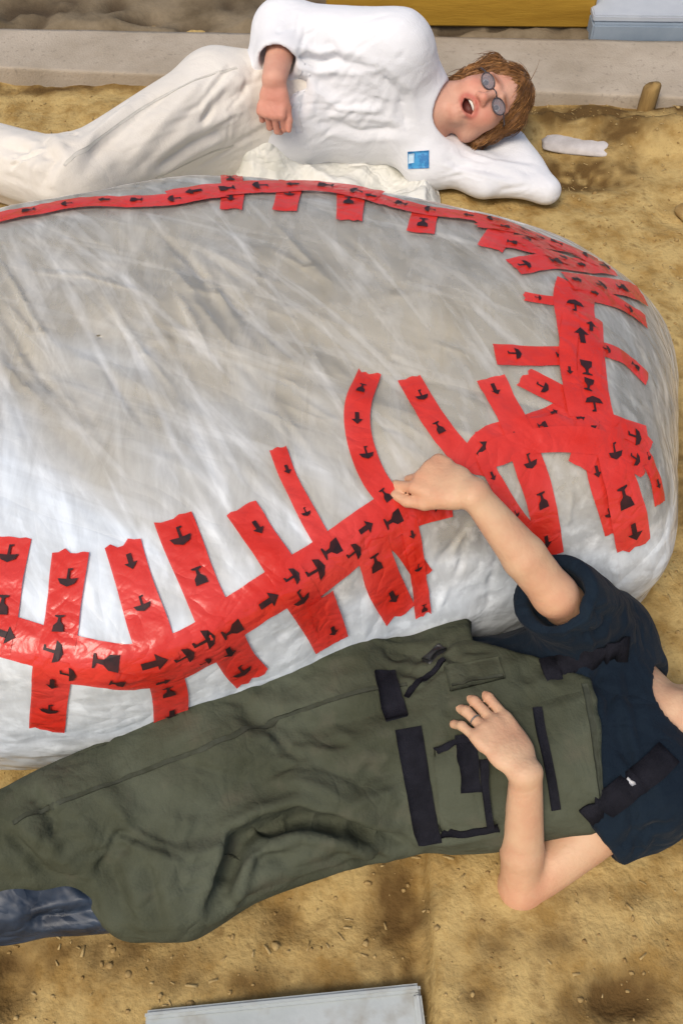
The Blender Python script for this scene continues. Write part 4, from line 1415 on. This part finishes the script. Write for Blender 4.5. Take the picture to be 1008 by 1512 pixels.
# shoulder straps
def strap(path, w):
    # lies on the bib at its low end and on the shirt further up
    pts = []
    for p in path:
        a, b_ = hit(ov_bvh, *p), hit(sh_bvh, *p)
        if a is None: a = b_
        if b_ is not None and np.linalg.norm(b_ - CAM) < np.linalg.norm(a - CAM): a = b_
        pts.append(a)
    pts = resample(pts, .008)
    vs, fs = [], []
    T = np.gradient(pts, axis=0)
    for i, p in enumerate(pts):
        q, n_, _, _ = sh_bvh.find_nearest(Vector(p))
        q2, n2_, _, _ = ov_bvh.find_nearest(Vector(p))
        if (Vector(p) - q2).length < (Vector(p) - q).length: n_ = n2_
        n_ = np.array(n_); t = unit(T[i]); s_ = unit(np.cross(n_, t))
        for x, z in ((-1, .001), (-1, .005), (1, .005), (1, .001)): vs.append(p + s_ * x * w / 2 + n_ * z)
    for i in range(len(pts) - 1):
        for j in range(4): fs.append((i * 4 + j, i * 4 + (j + 1) % 4, (i + 1) * 4 + (j + 1) % 4, (i + 1) * 4 + j))
    fs += [(3, 2, 1, 0), tuple((len(pts) - 1) * 4 + j for j in range(4))]
    return mesh_obj('shoulder_strap', vs, np.array(fs), M['webbing'], overalls, smooth=False)
s1 = strap([(800, 992), (835, 984), (872, 972), (905, 960), (925, 958)], .040)
s2 = strap([(865, 1208), (900, 1183), (938, 1155), (968, 1130), (985, 1112)], .040)
lay(sh_bvh, [(929, 1156), (934, 1152)], .018, 'strap_buckle', M['metal'], s2, .003, .007)

# blue rubber boot shaft below the near trouser leg
bt_ = Field()
bt_.seg(at(178, 1316, .066), at(20, 1322, .075), (.056, .056), (.060, .062), k=.03)
bt_.seg(at(20, 1322, .075), at(-230, 1370, .065), (.060, .062), (.055, .05), k=.03)
bt_.seg(at(-230, 1385, .06), at(-300, 1350, .16), .05, .035, k=.04)
bt_.func(lambda P: P[:, 2] - .004, k=.01)
boot, bov, boq = fabric(bt_, .0045, 'boot', M['boot'], person2, .003, 8, V(1, -.2, 0), seed=23,
    folds=[([(40, 1362), (110, 1350), (165, 1340)], .010, .012), ([(120, 1300), (150, 1325), (165, 1360)], .008, .009)])
# ring on the finger of the near hand
add_nails(tips, person2, M['nail'])
p0, dv = tips[2][:2]
fb_, fd_ = tips[2][4:]
ra_ = unit(np.cross(fd_, (0, 0, 1))); rb_ = np.cross(fd_, ra_)
pts = [fb_ + fd_ * .022 + .0088 * (math.cos(t) * ra_ + math.sin(t) * rb_) for t in np.linspace(0, 2 * math.pi, 17)]
rv, rf = tube(pts, .0014, 6)
mesh_obj('finger_ring', rv, rf, M['ring'], person2)

# ------------------------------------------------------------------ the person in white behind the bundle
Q = dict(
    pelvis=at(330, 165, .165), waist=at(430, 160, .165), chest=at(540, 140, .185), upper=at(590, 148, .185), neck=at(640, 158, .19),
    r_sh=at(585, 72, .345), r_el=at(420, 48, .345), r_wr=at(405, 116, .322), hand=at(400, 170, .250),
    l_sh=at(635, 235, .07), l_el=at(806, 282, .036), l_wr=at(748, 222, .06) + V(0, .02, 0),
    r_hip=at(318, 150, .225), l_hip=at(330, 205, .10), r_kn=at(105, 266, .205), l_kn=at(120, 285, .085), r_an=at(-190, 178, .12), l_an=at(-170, 215, .07))
person1 = empty('person', tuple(at(330, 165, 0)), label='laughing ginger-haired person in white shirt lying on one side behind the bundle', cat='person')
camr = unit(V(1, 0, 0)); camu = V(0, SA, CA)
hc1 = at(716, 152, .185)
up1 = camr * .90 + camu * .43
toC = unit(CAM - hc1)
hc1, A1 = head_frame(hc1, up1, unit(toC + V(-.12, 0, .10)))
body = Field()
body.seg(Q['pelvis'], Q['waist'], (.10, .15), (.085, .125), (0, 0, 1), k=.05)
body.seg(Q['waist'], Q['chest'], (.085, .125), (.095, .15), (0, 0, 1), k=.05)
body.seg(Q['chest'], Q['upper'], (.095, .15), (.08, .13), (0, 0, 1), k=.05)
body.seg(Q['upper'], Q['neck'], (.06, .07), (.058, .058), (0, 0, 1), k=.05)
body.seg(Q['neck'], hc1 + V(0, .01, 0) - .02 * A1[1], .056, .054, k=.03)
body.seg(Q['upper'], Q['r_sh'], .06, .055, k=.05); body.seg(Q['upper'], Q['l_sh'], .06, .055, k=.05)
body.seg(Q['r_sh'], Q['r_el'], .048, .040, k=.04)
body.seg(Q['r_el'], Q['r_wr'], (.040, .040), (.031, .028), k=.015)
d1h = unit(Q['hand'] - Q['r_wr'])
tips1 = add_hand(body, Q['r_wr'] + d1h * .012, d1h, unit(V(-.25, -.75, .55)), V(1, -.1, -.1), [(.75, .85, .4), (.7, .85, .4), (.75, .9, .45), (.85, .95, .5)], .95, thumb_out=.35, thumb_curl=.2, spread=.02)
body.seg(Q['l_sh'], Q['l_el'], .040, .028, k=.02); body.seg(Q['l_el'], Q['l_wr'], .028, .025, k=.01)
dl = unit(V(-1, .25, .1))
add_hand(body, Q['l_wr'], dl, V(0, .3, -1), V(0, -1, 0), [(.2, .3, .2)] * 4, .95)
for h_, kn, an in (('l_hip', 'l_kn', 'l_an'), ('r_hip', 'r_kn', 'r_an')):
    body.seg(Q[h_], Q[kn], .08, .055, k=.05); body.seg(Q[kn], Q[an], .055, .038, k=.03)
    body.seg(Q[an], Q[an] + V(-.04, -.14, -.01), .036, .024, k=.03)
L1 = add_head(body, hc1, A1, 1.03, smile=True)
body.func(lambda P: P[:, 2] - .006, k=.01)
bv_, bf_ = body.mesh(.0034)
o = mesh_obj('body', bv_, bf_, M['skin_pink'], person1)
tint = face_tint(bv_, hc1, A1, 1.03, True)
tint *= 1 - np.exp(-((bv_ - Q['hand']) ** 2).sum(1) / .09 ** 2)[:, None] * (1 - V(1.0, .80, .80))
add_color(o, 'tint', tint)
add_eyes(person1, L1, A1, 1.03)
add_nails(tips1, person1, M['nail'])
tv_, tf_ = tube([L1(x, .0835 - 22 * x * x * .9, -.0560 - 5 * x * x) for x in np.linspace(-.018, .018, 9)], np.array([.002, .0034, .004, .0042, .0042, .0042, .004, .0034, .002]), 8)
mesh_obj('teeth', tv_, tf_, M['teeth'], person1)
# glasses
gp = []
LENSES = []
for x in (-1, 1):
    pts = [L1(x * .033 + .021 * math.cos(t), .094 - .10 * abs(x * .033 + .021 * math.cos(t) ) * .6, .0 + .015 * math.sin(t)) for t in np.linspace(0, 2 * math.pi, 25)]
    gp.append(tube(pts, .0018, 6))
    gp.append(tube([L1(x * .056, .090, .004), L1(x * .074, .06, .006), L1(x * .078, .0, .008)], .0022, 6))
gp.append(tube([L1(-.011, .092, .004), L1(0, .097, .006), L1(.011, .092, .004)], .0024, 6))
for x in (-1, 1):
    ring_ = [L1(x * .033 + .0205 * math.cos(t), .0935 - .10 * abs(x * .033 + .0205 * math.cos(t)) * .6, .0145 * math.sin(t)) for t in np.linspace(0, 2 * math.pi, 24, endpoint=False)]
    lens_v = ring_ + [p - A1[1] * .0015 for p in ring_]
    lens_f = [list(range(24)), list(range(47, 23, -1))] + [[i, 24 + i, 24 + (i + 1) % 24, (i + 1) % 24] for i in range(24)]
    LENSES.append((lens_v, lens_f))
gv_, gf_ = merge(gp)
glo = mesh_obj('glasses', gv_, gf_, M['glasses'], person1)
for lv_, lf_ in LENSES: mesh_obj('lens', lv_, lf_, M['lens'], glo, smooth=False)
# hair
hair = Field()
hair.ell(L1(0, -.016, .039), V(.082, .101, .093), A1, k=.01)
hair.ell(L1(.0, -.055, -.02), V(.080, .060, .085), A1, k=.04)
hair.seg(L1(.074, .02, .05), L1(.078, .0, -.055), .022, .018, k=.03)
hair.seg(L1(-.074, .02, .05), L1(-.078, .0, -.055), .022, .018, k=.03)
hair.ell(L1(0, .105, -.036), V(.068, .090, .110), A1, k=.016, cut=True)
hair.func(lambda P: P[:, 2] - .008, k=.01)
hv, hf = hair.mesh(.0045)
hn = vnormals(hv, hf)
hv2 = hv + hn * (ridged(hv, 55, 4, stretch_along(A1[2] + .5 * A1[1], 5)) * .004 + fbm(hv, 22, 2, 8) * .004)[:, None]
ho = mesh_obj('hair', hv2, hf, M['hair'], person1)
qh = (hv - hc1) @ A1.T
selp = hv2[(qh[:, 1] > -.05) & (hv2[:, 2] > .06)]
sn_ = hn[(qh[:, 1] > -.05) & (hv2[:, 2] > .06)]
bd_ = -A1[2] * .8 + (np.sign((selp - hc1) @ A1[0]))[:, None] * A1[0] * .35 - A1[1] * .3
seld = bd_ - sn_ * (bd_ * sn_).sum(1, keepdims=True) + .02 * sn_
selp = selp + sn_ * .002
M['hair_light'] = mat('light_ginger_hair', (0.30, 0.135, 0.038), .5, .35, base2=(0.44, 0.22, 0.07), var_scale=40)
M['hair_deep'] = mat('deep_ginger_hair', (0.085, 0.036, 0.010), .5, .35, base2=(0.15, 0.065, 0.018), var_scale=40)
for mm_, sd_, nn_ in ((M['hair'], 5, 700), (M['hair_light'], 6, 350), (M['hair_deep'], 7, 800)):
    lv, lf = strands(selp, seld, nn_, .055, .0009, .06, sd_, hc1, .13)
    mesh_obj('lock', lv, lf, mm_, ho, kind='stuff')

# white top
tp = Field()
tp.seg(at(380, 165, .165), Q['waist'], (.110, .150), (.112, .152), (0, 0, 1), k=.05)
tp.seg(Q['waist'], Q['chest'], (.112, .152), (.125, .185), (0, 0, 1), k=.06)
tp.seg(Q['chest'], Q['upper'], (.125, .185), (.115, .168), (0, 0, 1), k=.06)
tp.seg(Q['upper'], Q['neck'] - V(.012, 0, 0), (.08, .10), (.066, .072), (0, 0, 1), k=.05)
tp.seg(Q['upper'], Q['r_sh'], .085, .078, k=.06); tp.seg(Q['upper'], Q['l_sh'], .08, .075, k=.06)
ce = Q['r_el'] + (Q['r_wr'] - Q['r_el']) * .50
tp.seg(Q['r_sh'], Q['r_el'], .080, .076, k=.06); tp.seg(Q['r_el'], ce, .074, .062, k=.04)
tp.seg(Q['l_sh'], Q['l_el'], (.075, .050), (.034, .028), k=.05)
tp.seg(Q['l_el'], Q['l_wr'], (.034, .028), (.065, .044), k=.025)
tp.seg(at(700, 262, .05), at(765, 240, .05), (.075, .036), (.060, .034), k=.04)
df = unit(Q['r_wr'] - Q['r_el'])
cf_ = Q['r_el'] + (Q['r_wr'] - Q['r_el']) * .66
def cuff(P):
    q = P - cf_
    ax = q @ df
    rad = np.linalg.norm(q - ax[:, None] * df, axis=1)
    return np.maximum(-ax, rad - .085)
tp.func(cuff, k=.006)
tp.seg(cf_ - df * .03, cf_ + df * .1, .047, .047, k=.004, cut=True)
nk = unit(Q['neck'] - Q['upper'])
tp.seg(Q['neck'] + nk * .015, Q['neck'] + nk * .2, .066, .09, k=.008, cut=True)
tp.func(lambda P: P[:, 2] - .005, k=.012)
top, wv_, wq_ = fabric(tp, .0045, 'shirt', M['shirt_w'], person1, .0020, 8, V(.7, .2, .5), seed=31, scatter=[(420, 60, 620, 190, 14, 38, 150), (400, 25, 470, 70, 5, 60, 50), (460, 120, 600, 200, 7, 10, 140), (640, 235, 790, 285, 4, 10, 90)], wsc=.006, dsc=.0030, fine_=.15, spread=9, folds=[
    ([(440, 85), (470, 92), (500, 88)], .012, .022), ([(430, 100), (450, 130), (445, 165)], .012, .012), ([(480, 60), (500, 90), (540, 100)], .014, .010), ([(560, 110), (590, 140), (600, 190)], .016, .010),
    ([(470, 180), (530, 195), (590, 190)], .014, .010), ([(460, 130), (500, 160), (560, 165)], .016, -.008), ([(660, 235), (710, 250), (760, 262)], .010, .008), ([(690, 225), (730, 240), (790, 250)], .010, -.006)])
top_bvh = bvh_of(wv_, wq_)
# cream trousers
tr = Field()
tr.seg(Q['pelvis'], at(440, 160, .165), (.128, .160), (.118, .148), (0, 0, 1), k=.06)
for h_, kn, an, r in (('r_hip', 'r_kn', 'r_an', 1.0), ('l_hip', 'l_kn', 'l_an', .92)):
    tr.seg(Q[h_], Q[kn], .110 * r, .088 * r, k=.06); tr.seg(Q[kn], Q[an], .088 * r, .070 * r, k=.05)
tr.func(lambda P: P[:, 2] - .005, k=.012)
trs, cv_, cq_ = fabric(tr, .0048, 'trousers', M['trouser_w'], person1, .0024, 7, V(.75, .45, .1), seed=41, scatter=[(90, 120, 370, 260, 16, 42, 190), (0, 200, 90, 280, 6, 20, 90), (300, 100, 400, 200, 7, 62, 110)], wsc=.007, dsc=.0050, fine_=.25, spread=10, folds=[
    ([(330, 190), (280, 215), (230, 250)], .016, .014), ([(370, 130), (330, 150), (290, 185)], .016, .010), ([(240, 140), (180, 190), (130, 240)], .018, .009), ([(200, 150), (140, 200), (100, 250)], .016, -.010),
    ([(300, 120), (250, 170), (190, 235)], .018, -.009), ([(60, 205), (80, 235), (60, 275)], .016, .014), ([(0, 215), (40, 222), (75, 235)], .016, .010)])
tr_bvh = bvh_of(cv_, cq_)
M['white_seam'] = mat('white_seam', (0.52, 0.49, 0.43), .85, .1, base2=(0.6, 0.57, 0.5), var_scale=60)
lay(tr_bvh, [(350, 100), (280, 122), (210, 160), (140, 210), (95, 245)], .006, 'seam', M['white_seam'], trs, .002)
lay(tr_bvh, [(345, 215), (290, 235), (230, 262)], .006, 'seam', M['white_seam'], trs, .002)
lay(top_bvh, [(455, 96), (440, 130), (436, 165), (442, 195)], .020, 'hem', M['shirt_w'], top, .003)
# blue square badge on the white top
bq = [(602, 224), (633, 222), (633, 248), (603, 249)]
pv_, pf_ = lay_patch(top_bvh, bq, 6, 6, .001, .003)
bd = mesh_obj('badge', pv_, pf_, M['badge'], top)
bad_bvh = bvh_of(pv_, [f for f in pf_])
pv_, pf_ = lay_patch(top_bvh, [(604, 227), (612, 226), (612, 240), (604, 241)], 4, 4, .003, .003)
mesh_obj('badge_mark', pv_, pf_, M['badge_w'], bd)

# crumpled pale sheet under that person
gx3, gy3 = np.linspace(-.75, .27, 220), np.linspace(1.86, 2.5, 140)
X3, Y3 = np.meshgrid(gx3, gy3, indexing='ij')
P3 = np.stack([X3.ravel(), Y3.ravel(), np.zeros(X3.size)], 1)
edge = np.minimum(np.minimum(P3[:, 0] + .75, .27 - P3[:, 0]), np.minimum(P3[:, 1] - 1.86, 2.5 - P3[:, 1]))
P3[:, 2] = ground_height(P3[:, 0], P3[:, 1]) + .012 + np.clip(edge / .05, 0, 1) * (.030 + .022 * fbm(P3, 8, 3, 2) + .018 * ridged(P3, 9, 5))
q3 = at(382, 218, .10)
P3[:, 2] += np.exp(-(((P3[:, 0] - q3[0]) / .085) ** 2 + ((P3[:, 1] - q3[1]) / .06) ** 2)) * (.075 + .035 * ridged(P3, 16, 8) + .02 * fbm(P3, 22, 2, 4))
P3[:, :2] += np.stack([fbm(P3, 6, 2, 7), fbm(P3, 6, 2, 12)], 1) * .02
n3 = len(gy3)
i3, j3 = np.meshgrid(np.arange(len(gx3) - 1), np.arange(n3 - 1), indexing='ij')
b3 = (i3 * n3 + j3).ravel()
mesh_obj('pale_sheet', P3, np.stack([b3, b3 + n3, b3 + n3 + 1, b3 + 1], 1), M['sheet_w'], label='crumpled pale sheet spread under the person in white', cat='sheet')
